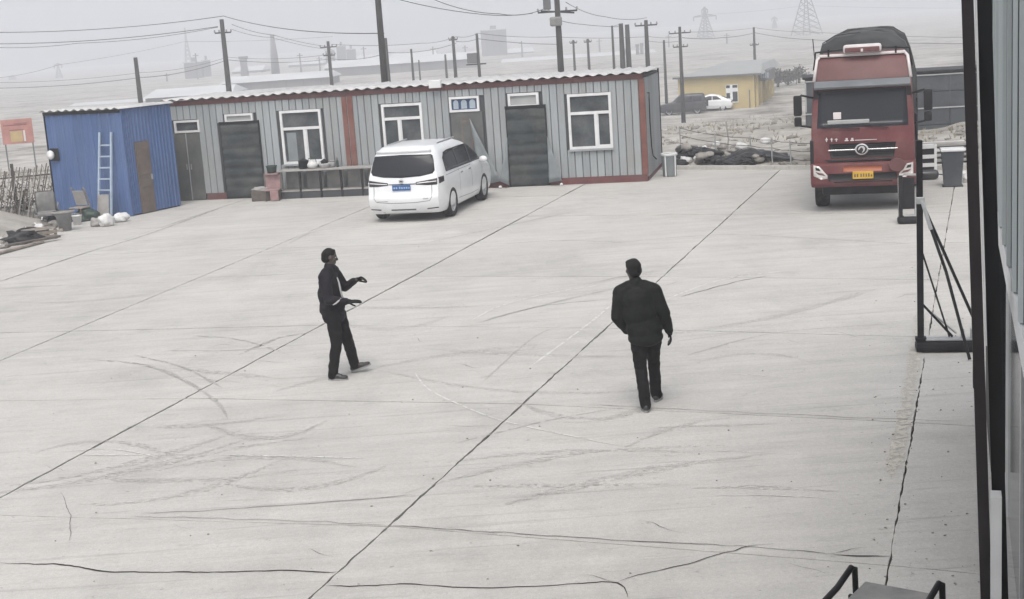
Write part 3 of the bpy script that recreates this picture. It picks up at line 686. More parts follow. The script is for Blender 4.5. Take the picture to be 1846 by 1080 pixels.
def line_poly(pts, w_):
    L_ = []; R_ = []
    for k, p in enumerate(pts):
        a = pts[max(k - 1, 0)]; b = pts[min(k + 1, len(pts) - 1)]; d = Vector((b[0] - a[0], b[1] - a[1])).normalized(); n = Vector((-d.y, d.x)) * w_ / 2
        L_.append((p[0] + n.x, p[1] + n.y)); R_.append((p[0] - n.x, p[1] - n.y))
    return L_ + R_[::-1]
def wheel(parent, x, y, r, wid, spokes=10, rimr=.66, material='rim', axis='y', dish=0.0):
    """wheel with axle along local y (cars) or x (truck)"""
    s = 1 if (y if axis == 'y' else x) > 0 else -1
    rot = Matrix.Rotation(-s * pi / 2, 4, 'X') if axis == 'y' else Matrix.Rotation(s * pi / 2, 4, 'Y')
    mt = Matrix.Translation((x, y, r)) @ rot; ri = r * rimr; h = wid / 2
    ty = MB().lathe([(ri, -h * .8), (ri + .02, -h * .95), (r - .03, -h), (r - .008, -h * .8), (r, -h * .5), (r - .006, -h * .47), (r, -h * .44), (r, -.01), (r - .008, 0), (r, .01), (r, h * .44), (r - .006, h * .47), (r, h * .5), (r - .008, h * .8), (r - .03, h), (ri + .02, h * .95), (ri, h * .8), (ri, -h * .8)], 36, mt, False)
    t = ty.build('wheel', M['tyre'], parent, True)
    MB().lathe([(ri - .002, -h * .7), (ri - .002, h * .82), (ri - .02, h * .86), (ri - .035, h * .55), (ri - .05, h * .25)], 36, mt, False).build('rim', M[material], t, True)
    MB().lathe([(ri - .03, -h * .2), (0.001, -h * .2)], 30, mt, False).build('brake_disc', M['steel_dark'], t)
    sp = MB()
    for k in range(spokes):
        a = 2 * pi * k / spokes
        q = Matrix.Rotation(a, 4, 'Z'); sp.add([mt @ q @ Vector(v) for v in ((.03, -.028, h * .45), (.03, .028, h * .45), (ri - .03, .018, h * .72), (ri - .03, -.018, h * .72), (.03, -.028, h * .2), (.03, .028, h * .2), (ri - .03, .018, h * .45), (ri - .03, -.018, h * .45))],
               [(0, 3, 2, 1), (4, 5, 6, 7), (0, 1, 5, 4), (1, 2, 6, 5), (2, 3, 7, 6), (3, 0, 4, 7)])
    sp.lathe([(.055, h * .2), (.055, h * .5), (.03, h * .56), (0.002, h * .56)], 16, mt, False); sp.build('spoke', M[material], t, False, True)
    return t
# ---- white van
vr_l, vr_r, vf_r = G(692, 395), G(811, 389), G(872, 361)
ax_dir = (vf_r - vr_r); van_ang = math.atan2(ax_dir.y, ax_dir.x) + rad(2.5)
TRK, WBS, ROH = .83, 2.95, .95
mid = (vr_l + vr_r) / 2; fwd = Vector((cos(van_ang), sin(van_ang), 0)); 
van = thing('minivan', 'white minivan parked with its rear towards the yard', 'van', mid - fwd * ROH, van_ang)
vxr = [(.2, .16), (.3, .10), (.45, .03), (.62, .0), (.72, .05), (1.0, .09), (1.12, .11), (1.35, .19), (1.6, .30), (1.72, .40), (1.80, .56)]
vxf = [(.2, 4.8), (.35, 4.92), (.6, 4.95), (.8, 4.88), (.95, 4.72), (1.04, 4.25), (1.10, 3.98), (1.3, 3.70), (1.5, 3.32), (1.68, 2.88), (1.80, 2.4)]
vwz = [(.2, .84), (.28, .90), (.45, .93), (.8, .935), (1.0, .93), (1.12, .905), (1.35, .85), (1.58, .785), (1.70, .73), (1.80, .62)]
me = car_shell(vxr, vxf, vwz, .22, 1.80, crown=.045, bulge=.11, plan=.10)
vb = bpy.data.objects.new('body', me); me.materials.append(M['van']); link(vb, van); PJ = Proj(me.copy())
W_ = [(ROH, TRK), (ROH, -TRK), (ROH + WBS, TRK), (ROH + WBS, -TRK)]
cut_arches(vb, W_, .37)
for x, y in W_: wheel(van, x, y * 1.005, .37, .215)
rg = [(-.72, 1.17), (-.45, 1.12), (0, 1.10), (.45, 1.12), (.72, 1.17), (.77, 1.24), (.735, 1.46), (.70, 1.60), (.66, 1.61), (0, 1.63), (-.66, 1.61), (-.70, 1.58), (-.735, 1.46), (-.77, 1.24)]
PJ.piece('rear_window', M['carglass'], van, rg, 'B', .012, .02, .06)
van.scale = (1.03, 1.06, 1.01)
PJ.piece('roof_spoiler', M['van'], van, [(-.66, 1.665), (.66, 1.665), (.62, 1.70), (0, 1.725), (-.62, 1.70)], 'B', .07, .01, .12)
for sx in (-1, 1):
    tl = [(sx * .34, .985), (sx * .60, 1.02), (sx * .80, 1.05), (sx * .88, 1.07), (sx * .88, .93), (sx * .80, .90), (sx * .60, .90), (sx * .34, .925)]
    t = PJ.piece('tail_light', M['tail'], van, tl, 'B', .008, .01, .06)
    PJ.piece('side_lens', M['tail'], t, [(.12, .92), (.34, .95), (.36, 1.08), (.14, 1.07)], 'L' if sx > 0 else 'R', .006, .01, .05)
    PJ.piece('bright_bar', M['van'], t, [(sx * .36, .965), (sx * .84, .995), (sx * .84, .975), (sx * .36, .945)], 'B', .012, .004, .06)
    PJ.piece('bumper_vent', M['black'], van, [(sx * .56, .345), (sx * .82, .36), (sx * .82, .335), (sx * .56, .318)], 'B', .004, .006)
pl = MB(); pl.cbox(-.012, 0, -.22, .22, .80, .935, .004); P1 = pl.build('number_plate', M['plate_b'], van, loc=(-.062, 0, 0))
rp = random.Random(11)
for k in range(7):
    yy = .17 - k * .056 - (.02 if k > 1 else 0); MB().box(-.0145, -.0125, yy - .016, yy + .016, .845, .865 + rp.uniform(.01, .03)).build('plate_mark', M['palepane'], P1)
PJ.piece('plate_trim', M['tail'], van, [(-.40, .955), (.40, .955), (.40, .937), (-.40, .937)], 'B', .01, .004)
mtx = Matrix.Translation((-.048, 0, 1.02)) @ Matrix.Rotation(-pi / 2, 4, 'Y')
emb = MB().lathe([(.055, 0), (.055, .015), (.04, .018), (.04, .004), (.001, .004)], 20, mtx, False).build('emblem', M['chrome'], van)
MB().cbox(-.07, -.055, -.03, .03, 1.0, 1.03, .004).build('emblem_mark', M['steel_dark'], emb)
PJ.piece('badge', M['steel'], van, [(-.50, .60), (-.62, .60), (-.62, .575), (-.50, .575)], 'B', .005, .003); PJ.piece('badge', M['steel'], van, [(.35, .555), (.62, .555), (.62, .54), (.35, .54)], 'B', .004, .003)
PJ.piece('tailgate_seam', M['seam'], van, line_poly([(-.70, .92), (-.70, .62), (-.64, .53), (-.3, .50), (.3, .50), (.64, .53), (.70, .62), (.70, .92)], .012), 'B', .003, .004)
PJ.piece('bumper_step', M['seam'], van, [(-.30, .345), (.30, .345), (.30, .31), (-.30, .31)], 'B', .004, .004)
for s in ('R', 'L'):
    PJ.piece('side_window', M['carglass'], van, [(.62, 1.16), (1.2, 1.175), (1.62, 1.165), (1.62, 1.60), (1.2, 1.61), (.9, 1.585), (.70, 1.48)], s, .014, .02)
    PJ.piece('side_window', M['carglass'], van, [(1.66, 1.165), (2.72, 1.16), (2.72, 1.615), (1.66, 1.60)], s, .014, .02)
    PJ.piece('side_window', M['carglass'], van, [(2.76, 1.16), (3.80, 1.145), (3.50, 1.35), (3.2, 1.52), (2.98, 1.60), (2.76, 1.615)], s, .014, .02)
    PJ.piece('pillar', M['black'], van, [(.60, 1.15), (3.82, 1.132), (3.50, 1.37), (3.2, 1.54), (2.98, 1.622), (2.3, 1.632), (1.2, 1.628), (.88, 1.60), (.66, 1.48)], s, .009, .01)
    for pts in ([(1.64, 1.14), (1.66, .9), (1.64, .40)], [(2.74, 1.14), (2.76, .8), (2.74, .36)], [(3.72, 1.1), (3.78, .9), (3.74, .74)], [(1.5, .39), (2.7, .35), (3.35, .36)], [(.52, 1.07), (1.64, 1.085), (2.74, 1.085)]): PJ.piece('panel_seam', M['seam'], van, line_poly(pts, .010), s, .002, .004, .2)
    for x in (1.72, 2.66): PJ.piece('door_handle', M['chrome'], van, rpoly(x - .02 if x < 2 else x - .2, x + .2 if x < 2 else x + .02, .985, 1.02, .015), s, .022, .01)
    sy = 1 if s == 'L' else -1
    mm = MB(); mm.blob((3.62, sy * 1.02, 1.13), (.07, .11, .085), 3, .05, 2); mm.bar((3.62, sy * .9, 1.1), (3.62, sy * .98, 1.1), .05, .04); mm.build('door_mirror', M['van'], van, True)
PJ.piece('windscreen', M['carglass'], van, [(-.70, 1.14), (.70, 1.14), (.60, 1.62), (-.60, 1.62)], 'F', .004, .01)
for sx in (-1, 1):
    PJ.piece('headlight', M['lamp'], van, [(sx * .45, .78), (sx * .80, .84), (sx * .80, .70), (sx * .45, .68)], 'F', .006, .01)
    MB().bar((1.0, sx * .60, 1.815), (2.5, sx * .60, 1.83), .03, .03).build('roof_rail', M['steel'], van)
MB().cbox(.4, 4.6, -.8, .8, .20, .30, .03).build('underbody', M['black'], van)
MB().tube([(.05, .5, .26), (.35, .5, .26)], .03, 10).build('exhaust', M['steel'], van)
MB().bar((.16, -.2, 1.16), (.19, .28, 1.17), .016, .02).build('rear_wiper', M['black'], van, loc=(-.06, 0, 0))

def far_car(name, label, cat, loc, rz, L_, Wd, H_, xr, xf, wz, paint, wheels, r, side, rear, extra=None):
    c = thing(name, label, cat, loc, rz)
    me = car_shell(xr, xf, wz, .25, H_, 30, 22, .04, .08, .1); b = bpy.data.objects.new('body', me); me.materials.append(paint); link(b, c); pj = Proj(me.copy()); cut_arches(b, wheels, r)
    for x, y in wheels: wheel(c, x, y, r, .22, 6)
    for s in ('L', 'R'):
        for p in side: pj.piece('side_window', M['carglass'], c, p, s, .01, .01, .2)
        sy = 1 if s == 'L' else -1; pj.piece('tail_light', M['tail'], c, [(sy * Wd * .3, H_ * .55), (sy * Wd * .46, H_ * .56), (sy * Wd * .46, H_ * .48), (sy * Wd * .3, H_ * .48)], 'B', .01, .01)
        pj.piece('headlight', M['lamp'], c, [(sy * Wd * .28, H_ * .47), (sy * Wd * .45, H_ * .47), (sy * Wd * .45, H_ * .40), (sy * Wd * .28, H_ * .40)], 'F', .01, .01)
    pj.piece('rear_window', M['carglass'], c, rear, 'B', .01, .01, .2)
    MB().cbox(.4, L_ - .4, -.7, .7, .22, .32, .03).build('underbody', M['black'], c)
    return c, pj
# ---- truck: x across, y back along its length, front at y=0
TA = rad(-18.3 + 2.0)
ty_ = Vector((-sin(TA), cos(TA), 0)); tx_ = Vector((cos(TA), sin(TA), 0))
tl0 = G(1487, 371) + tx_ * .90 - ty_ * 1.25
tk = thing('lorry', 'red high-roof lorry with a dark tarpaulin load', 'truck', tl0, TA)
def tbox(name, material, parent, verts_front, depth, bev=.03):
    pass
def slab_front(name, material, parent, prof, hw, bev=.04, seg=2):
    """side outline (y,z) extruded across the width, edges rounded; hw may vary with height"""
    bm = bmesh.new(); n = len(prof)
    A = [bm.verts.new((-(hw(z) if callable(hw) else hw), y, z)) for y, z in prof]; B = [bm.verts.new(((hw(z) if callable(hw) else hw), y, z)) for y, z in prof]
    bm.faces.new(A); bm.faces.new(B[::-1])
    for i in range(n): bm.faces.new((A[i], B[i], B[(i + 1) % n], A[(i + 1) % n]))
    bmesh.ops.recalc_face_normals(bm, faces=bm.faces)
    if bev: bmesh.ops.bevel(bm, geom=bm.edges[:], offset=bev, segments=seg, profile=.6, affect='EDGES', clamp_overlap=True)
    me = bpy.data.meshes.new(name); bm.to_mesh(me); bm.free(); me.materials.append(material)
    o = bpy.data.objects.new(name, me); link(o, parent); return shade_auto(o, 38)
HWc = lambda z: 1.10 if z < 1.9 else 1.10 - (z - 1.9) * .05
cab = slab_front('cab', M['truck'], tk, [(.10, .62), (.03, 1.0), (.03, 1.5), (.07, 1.86), (.30, 2.82), (.34, 2.98), (2.1, 2.98), (2.1, .8), (1.0, .8), (.9, .62)], HWc, .05)
hi = slab_front('high_roof', M['truck_hi'], tk, [(.36, 2.985), (.62, 3.46), (.78, 3.56), (2.05, 3.60), (2.1, 2.985)], lambda z: 1.04 - (z - 2.98) * .20, .06)
PC = Proj(cab.data); PH = Proj(hi.data)
PC.piece('windscreen', M['carglass'], tk, [(-.97, 1.90), (.97, 1.90), (.93, 2.76), (-.93, 2.76)], 'Y', .008, .01, .15)
MB().cbox(-.75, .15, .24, .30, 2.0, 2.10, .02).build('dashboard_papers', M['greyboard'], tk, loc=(0, -.165, -.02)); MB().cbox(-.62, -.45, .24, .3, 2.12, 2.28, .01).build('tissue_box', M['pale'], tk, loc=(0, -.135, -.02))
vz = slab_front('sun_visor', M['visor'], tk, [(.10, 2.80), (.06, 2.86), (.24, 3.0), (.34, 2.98)], 1.02, .02)
for sx in (-1, 1):
    MB().tube([(sx * 1.03, .36, 2.99), (sx * .97, .63, 3.48), (sx * .88, .76, 3.585)], .035, 8).build('roof_edge_moulding', M['pale'], hi, True)
    MB().bar((sx * 1.01, .16, 1.92), (sx * .985, .30, 2.78), .09, .05).build('windscreen_pillar', M['black'], tk)
MB().cbox(-.93, .93, .66, .74, 3.53, 3.60, .02).build('roof_edge_moulding', M['pale'], hi)
MB().tube([(-1.06, .9, 3.25), (-1.0, .70, 3.66), (-.4, .64, 3.70), (.4, .64, 3.70), (1.0, .70, 3.66), (1.06, .9, 3.25)], .022, 8).build('roof_rack_bar', M['steel_dark'], tk, True)
for x in (-.72, .72): MB().bar((x, .68, 3.55), (x, .66, 3.72), .04).build('rack_bracket', M['steel_dark'], tk)
ru = MB().cbox(-.40, .42, .50, .78, 3.60, 3.80, .06).build('roof_lamp_unit', M['pale'], tk); shade_auto(ru); MB().cbox(-.36, .38, .485, .51, 3.625, 3.735, .02).build('lens', M['maroon'], ru); MB().box(-.02, .03, .478, .484, 3.63, 3.70).build('lens_bar', M['pale'], ru)
# lower front
PC.piece('grille', M['black'], tk, [(-.68, 1.13), (.66, 1.13), (.70, 1.49), (-.72, 1.49)], 'Y', .012, .01)
for z in (1.22, 1.28, 1.39, 1.44): MB().box(-.60, .58, .0, .02, z - .008, z + .008).build('grille_slat', M['steel_dark'], tk)
MB().cbox(-.74, .74, -.012, .015, 1.315, 1.345, .006).build('chrome_bar', M['chrome'], tk)
mtx = Matrix.Translation((-.02, -.012, 1.335)) @ Matrix.Rotation(pi / 2, 4, 'X')
lg = MB().lathe([(.145, -.02), (.145, .015), (.128, .03), (.112, .03), (.108, .012), (.001, .012)], 32, mtx, False).build('emblem', M['chrome'], tk); shade_auto(lg)
MB().lathe([(.107, .0125), (.107, .015), (.001, .015)], 28, mtx, False).build('emblem_field', M['steel_dark'], lg)
sw = [(.01, .09), (.05, .075), (.075, .03), (.07, -.02), (.045, -.065), (.0, -.09), (.025, -.04), (.03, .0), (.015, .035), (-.01, .045), (-.03, .03), (-.045, .0), (-.075, -.03), (-.075, .02), (-.05, .065), (-.02, .085)]
MB().prism(sw, .015, .024, mtx).build('emblem_mark', M['chrome'], lg)
rl = random.Random(5)
for k, x in enumerate((-.77, -.66, -.56)):
    MB().cbox(x - .03, x + .03, -.004, .035, 1.60 + (k % 2) * .01, 1.62, .004).cbox(x - .008, x + .012, -.004, .035, 1.555, 1.66 - k * .012, .004).build('badge_mark', M['pale'], tk)
for k, x in enumerate((-.34, -.22)): MB().cbox(x - .04, x + .04, .0, .04, 1.555, 1.58, .004).cbox(x - .02, x + .025, .0, .04, 1.585, 1.63, .004).build('badge_mark', M['pale'], tk)
MB().box(-.16, .30, .01, .04, 1.56, 1.575).build('badge_line', M['pale'], tk)
PC.piece('lower_intake', M['black'], tk, [(-.82, 1.09), (.80, 1.09), (.70, 1.03), (-.72, 1.03)], 'Y', .012, .01)
# bumper
bp = slab_front('bumper', M['truck'], tk, [(.0, .42), (-.06, .52), (-.06, .98), (.02, 1.02), (.5, 1.02), (.5, .42)], 1.12, .05)
PB = Proj(bp.data)
PB.piece('bumper_intake', M['black'], tk, [(-.74, .58), (.74, .58), (.70, .76), (-.74, .76)], 'Y', .006, .01)
PB.piece('bumper_lip', M['black'], tk, [(-.62, .53), (.62, .53), (.62, .56), (-.62, .56)], 'Y', .006, .01)
PB.piece('orange_strip', M['orange'], tk, [(-.42, .80), (.40, .80), (.40, .93), (-.42, .93)], 'Y', .006, .01)
yp = MB().cbox(-.22, .22, -.085, -.07, .62, .80, .006).build('number_plate', M['plate_y'], tk)
for k in range(7):
    x = -.17 + k * .055 + (.02 if k > 1 else 0); MB().box(x - .016, x + .016, -.0875, -.0855, .665, .70 + rl.uniform(.02, .05)).build('plate_mark', M['darkwood'], yp)
for sx in (-1, 1):
    h = PB.piece('headlight', M['lamp'], tk, [(sx * 1.06, .98), (sx * .93, .95), (sx * .76, .72), (sx * .76, .64), (sx * .90, .63), (sx * 1.06, .72)], 'Y', .012, .01, .08)
    PB.piece('lamp_divider', M['maroon'], h, [(sx * 1.02, .82), (sx * .86, .78), (sx * .80, .715), (sx * .95, .75)], 'Y', .016, .004, .08); PB.piece('lamp_shade', M['steel_dark'], h, [(sx * 1.02, .93), (sx * .94, .91), (sx * .91, .84), (sx * 1.01, .86)], 'Y', .016, .004, .08)
    MB().cbox(sx * 1.09 - .04, sx * 1.09 + .04, .02, .4, .5, 1.6, .02).build('side_step', M['black'], tk) if sx < 0 else None
    # mirrors
    mr = MB().tube([(sx * 1.05, .28, 2.62), (sx * 1.30, .12, 2.70), (sx * 1.38, .10, 2.62)], .025, 8).build('mirror_arm', M['black'], tk, True); MB().tube([(sx * 1.06, .18, 1.92), (sx * 1.32, .10, 1.98), (sx * 1.38, .10, 2.08)], .022, 8).build('mirror_arm', M['black'], tk, True); shade_auto(MB().cbox(sx * 1.38 - .09, sx * 1.38 + .09, .04, .17, 2.22, 2.70, .035).build('mirror_head', M['black'], mr)); shade_auto(MB().cbox(sx * 1.38 - .08, sx * 1.38 + .08, .04, .17, 1.97, 2.19, .035).build('mirror_head', M['black'], mr))
for (a, b) in (((-.85, 1.94), (-.05, 1.86)), ((.05, 1.95), (.55, 1.86))): MB().bar((a[0], .035, a[1]), (b[0], .035, b[1]), .025, .02).build('wiper', M['black'], tk)
# round dark-red disc leaning on the bumper
mtx = Matrix.Translation((.72, -.10, .93)) @ Matrix.Rotation(pi / 2, 4, 'X')
MB().lathe([(.17, 0), (.17, .02), (.155, .03), (.001, .03)], 24, mtx).build('round_lamp_cover', M['truck_hi'], tk)
for x, y, w2 in ((-.94, 1.25, .30), (.94, 1.25, .30), (-.93, 4.4, .56), (.93, 4.4, .56), (-.93, 5.7, .56), (.93, 5.7, .56)): wheel(tk, x, y, .50, w2, 8, .55, 'steel_dark', 'x')
MB().cbox(-.45, .45, .6, 12.0, .62, .95, .04).build('chassis', M['steel_dark'], tk)
MB().cbox(-.9, .9, .35, 1.0, .36, .60, .05).build('axle_guard', M['steel_dark'], tk)
MB().cbox(-1.18, 1.18, 2.5, 12.2, 1.05, 1.30, .02).build('load_bed', M['steel_dark'], tk)
for k in range(8):
    y0 = 2.5 + k * 1.21
    for sx in (-1, 1): MB().cbox(sx * 1.17 - .02, sx * 1.17 + .02, y0 + .02, y0 + 1.19, 1.31, 2.3, .008).build('side_board', M['steel_dark'], tk)
tm = MB(); ny, nt_ = 40, 22
tp = [(-1.12, 1.9), (-1.10, 2.9), (-1.03, 3.25), (-.95, 3.62), (-.66, 3.79), (-.3, 3.82), (.3, 3.83), (.62, 3.79), (.92, 3.58), (1.06, 3.2), (1.14, 2.8), (1.16, 1.9)]
def tarp_pt(t):
    f_ = t * (len(tp) - 1); i = min(int(f_), len(tp) - 2); q = f_ - i; return (tp[i][0] + (tp[i + 1][0] - tp[i][0]) * q, tp[i][1] + (tp[i + 1][1] - tp[i][1]) * q)
rows = []
for j in range(ny + 1):
    y = 2.45 + 9.75 * j / ny
    for i in range(nt_ + 1):
        x, z = tarp_pt(i / nt_); s = .05 * noise.noise(Vector((x * 2.4, y * 1.2, z * 2))) + .035 * sin(y * 5.1) * (1 if z > 3 else .3); tm.v.append((x * (1 + s * .6), y, z + s))
n = nt_ + 1
for j in range(ny):
    for i in range(nt_): tm.f.append((j * n + i, j * n + i + 1, (j + 1) * n + i + 1, (j + 1) * n + i))
# gathered front end of the tarpaulin with diagonal folds
b = len(tm.v); nr = 8
for r in range(1, nr + 1):
    for i in range(nt_ + 1):
        x, z, k = *tarp_pt(i / nt_), 1 - r / nr; fold = .06 * sin(8 * (x + .9 * z)) * sin(pi * r / nr)
        tm.v.append((x * k, 2.45 - .16 * sin(pi * .5 * r / nr) - fold, 2.7 + (z - 2.7) * k))
for r in range(nr):
    for i in range(nt_):
        a0_ = i if r == 0 else b + (r - 1) * n + i; a1 = b + r * n + i; tm.f.append((a0_, a1, a1 + 1, a0_ + 1))
tm.f.append(tuple(ny * n + i for i in range(n)))
tm.build('tarpaulin', M['tarp'], tk, True)
for y in (3.4, 5.2, 7.0, 8.8, 10.6): MB().tube([(tarp_pt(i / 22)[0] * 1.03, y, tarp_pt(i / 22)[1] + .03) for i in range(23)], .015, 6).build('lashing_rope', M['wire'], tk, True)
MB().tube([(-1.08, 2.2, 3.0), (-1.14, 2.15, 3.95)], .012, 6).build('aerial', M['black'], tk)

# cab heights as they read in the photograph
ZT = [(.0, .10), (.36, .46), (.42, .58), (.71, .84), (1.02, 1.12), (1.335, 1.40), (1.9, 1.88), (2.76, 2.68), (3.6, 3.46), (4.0, 3.84)]
for o in tk.children:
    if o.name.split('.')[0] in ('wheel', 'chassis', 'load_bed', 'side_board', 'tarpaulin', 'lashing_rope', 'axle_guard'): continue
    for q in [o] + list(o.children):
        for v in q.data.vertices: v.co.z = interp(ZT, v.co.z)
# ------------------------------------------------------------------ people
def capsule(mb, p0, r0, p1, r1, n=14, m=5, sq=None):
    p0, p1 = Vector(p0), Vector(p1); d = (p1 - p0); L_ = d.length or 1e-6; d = d / L_
    a = d.cross(Vector((0, 1, 0)) if abs(d.y) < .9 else Vector((1, 0, 0))).normalized(); c = d.cross(a); prof = []
    for k in range(1, m + 1): t = -pi / 2 + pi / 2 * k / m; prof.append((r0 * cos(t), r0 * sin(t)))
    for k in range(0, m): t = pi / 2 * k / m; prof.append((r1 * cos(t), L_ + r1 * sin(t)))
    b = len(mb.v); mb.v.append(tuple(p0 - d * r0))
    for r, z in prof:
        for k in range(n): mb.v.append(tuple(p0 + d * z + (a * cos(2 * pi * k / n) + c * sin(2 * pi * k / n)) * r))
    mb.v.append(tuple(p1 + d * r1)); e = len(mb.v) - 1
    for k in range(n): mb.f.append((b, b + 1 + (k + 1) % n, b + 1 + k)); mb.f.append((e, b + 1 + (len(prof) - 1) * n + k, b + 1 + (len(prof) - 1) * n + (k + 1) % n))
    for i in range(len(prof) - 1):
        for k in range(n): mb.f.append((b + 1 + i * n + k, b + 1 + i * n + (k + 1) % n, b + 1 + (i + 1) * n + (k + 1) % n, b + 1 + (i + 1) * n + k))
    return mb
def chain(mb, pts):
    for (p, r), (q, s) in zip(pts, pts[1:]): capsule(mb, p, r, q, s)
    return mb
def ell(mb, c, r, rot=None, n=16, m=10):
    c = Vector(c); b = len(mb.v); Rm = rot or Matrix.Identity(3)
    for j in range(1, m):
        t = pi * j / m
        for k in range(n): mb.v.append(tuple(c + Rm @ Vector((r[0] * sin(t) * cos(2 * pi * k / n), r[1] * sin(t) * sin(2 * pi * k / n), r[2] * cos(t)))))
    mb.v.append(tuple(c + Rm @ Vector((0, 0, r[2])))); mb.v.append(tuple(c - Rm @ Vector((0, 0, r[2])))); T = len(mb.v) - 2
    for j in range(m - 2):
        for k in range(n): mb.f.append((b + j * n + k, b + (j + 1) * n + k, b + (j + 1) * n + (k + 1) % n, b + j * n + (k + 1) % n))
    for k in range(n): mb.f.append((T, b + k, b + (k + 1) % n)); mb.f.append((T + 1, b + (m - 2) * n + (k + 1) % n, b + (m - 2) * n + k))
    return mb
def skinned(mb, name, material, parent, vox=.011, smooth=3, fold=0.0, seed=0):
    o = mb.build(name, material, parent); r = o.modifiers.new('r', 'REMESH'); r.mode = 'VOXEL'; r.voxel_size = vox; r.use_smooth_shade = True
    s = o.modifiers.new('s', 'SMOOTH'); s.factor = .5; s.iterations = smooth; bake(o)
    if fold:
        vn = [(v.co.copy(), v.normal.copy()) for v in o.data.vertices]
        for v, (c, nv) in zip(o.data.vertices, vn):
            v.co = c + nv * fold * (noise.noise(Vector((c.x * 7 + seed, c.y * 7, c.z * 13))) + .6 * noise.noise(Vector((c.x * 16, c.y * 16 + seed, c.z * 24))))
    for p in o.data.polygons: p.use_smooth = True
    return o
def lerp(a, b, t): return Vector(a) + (Vector(b) - Vector(a)) * t
def hand(mb, wrist, d, palm_n, side, curl=.5, s=1.0):
    """palm and five fingers; d points along the fingers, palm_n out of the palm, side (+1/-1) where the thumb is"""
    d = Vector(d).normalized(); pn = Vector(palm_n); pn = (pn - d * pn.dot(d)).normalized(); ac = d.cross(pn) * side; w0 = Vector(wrist)
    pts = [w0 + d * .03 * s, w0 + d * .085 * s]
    for off in (-.028, -.009, .010, .028): capsule(mb, pts[0] + ac * off * .7 * s, .013 * s, pts[1] + ac * off * s, .0115 * s)
    for off, ln in ((-.030, .062), (-.010, .076), (.011, .082), (.031, .072)):
        p = w0 + d * .088 * s + ac * off * s; dd = d.copy()
        for seg, r0, r1 in ((.45, .0098, .0092), (.32, .0092, .0085), (.25, .0085, .0075)):
            dd = (dd + pn * curl * .8).normalized(); q = p + dd * ln * seg * s; capsule(mb, p, r0 * s, q, r1 * s, 10, 3); p = q
    p = w0 + d * .03 * s + ac * .026 * s; dd = (d * .7 + ac * .75 + pn * .2).normalized()
    for ln, r0, r1 in ((.042, .0135, .0115), (.032, .0112, .0105), (.026, .0105, .0085)):
        q = p + dd * ln * s; capsule(mb, p, r0 * s, q, r1 * s, 10, 3); p = q; dd = (dd + d * .35 + pn * .25 * curl).normalized()
def head(mb, c, f, up, s=1.0):
    """skull, jaw, nose, brow, ears, lips; f = facing, up = up of head"""
    f = Vector(f).normalized(); up = Vector(up).normalized(); r = f.cross(up).normalized(); up = r.cross(f); R3 = Matrix((r, f, up)).transposed(); C = Vector(c)
    L_ = lambda x, y, z: C + R3 @ Vector((x, y, z)) * s
    ell(mb, L_(0, -.012, .03), (.077 * s, .098 * s, .092 * s), R3); ell(mb, L_(0, .026, -.035), (.062 * s, .068 * s, .078 * s), R3); ell(mb, L_(0, .045, -.085), (.035 * s, .038 * s, .028 * s), R3)
    capsule(mb, L_(0, .088, .012), .011 * s, L_(0, .108, -.028), .015 * s, 10, 3); capsule(mb, L_(-.035, .078, .028), .012 * s, L_(.035, .078, .028), .012 * s, 10, 3)
    capsule(mb, L_(-.02, .086, -.062), .008 * s, L_(.02, .086, -.062), .008 * s, 10, 3); capsule(mb, L_(-.018, .084, -.074), .008 * s, L_(.018, .084, -.074), .008 * s, 10, 3)
    for sx in (-1, 1): ell(mb, L_(sx * .08, -.005, .0), (.012 * s, .022 * s, .034 * s), R3); ell(mb, L_(sx * .043, .055, -.02), (.025 * s, .025 * s, .022 * s), R3)
    return L_, R3
def eyes(parent, L_, R3, s=1.0):
    for sx in (-1, 1):
        mb = MB(); ell(mb, L_(sx * .031, .076, .004), (.013 * s, .012 * s, .0085 * s), R3, 12, 8); e = mb.build('eye', M['lining'], parent, True)
        mb = MB(); ell(mb, L_(sx * .031, .0855, .004), (.0055 * s, .004 * s, .0055 * s), R3, 10, 6); mb.build('iris', M['black'], e, True)
def shoe(parent, heel, toe, up, s=1.0, mat_='shoe'):
    heel, toe = Vector(heel), Vector(toe); d = (toe - heel).normalized(); r = d.cross(Vector(up)).normalized(); u = r.cross(d); R3 = Matrix((r, d, u)).transposed(); L_ = (toe - heel).length
    P = lambda x, y, z: heel + R3 @ Vector((x, y, z)); mb = MB()
    ell(mb, P(0, .05, .052), (.039, .055, .05), R3); ell(mb, P(0, L_ * .42, .05), (.041, L_ * .36, .045), R3); ell(mb, P(0, L_ * .74, .036), (.047, L_ * .28, .032), R3); capsule(mb, P(0, .06, .06), .042, P(0, .065, .105), .043)
    o = skinned(mb, 'shoe', M[mat_], parent, .008, 2)
    pts = []
    for k in range(24):
        t = 2 * pi * k / 24; yy = L_ * .5 + (L_ * .52) * sin(t); wv = (.042 if yy < L_ * .45 else .050) * (1 - max(0, (yy - L_ * .72) / (L_ * .6)) ** 2); pts.append((wv * cos(t) * .98, yy))
    mtx = Matrix.Translation(heel) @ R3.to_4x4(); MB().prism(pts, 0.0, .024, mtx).build('sole', M['sole'], o); return o

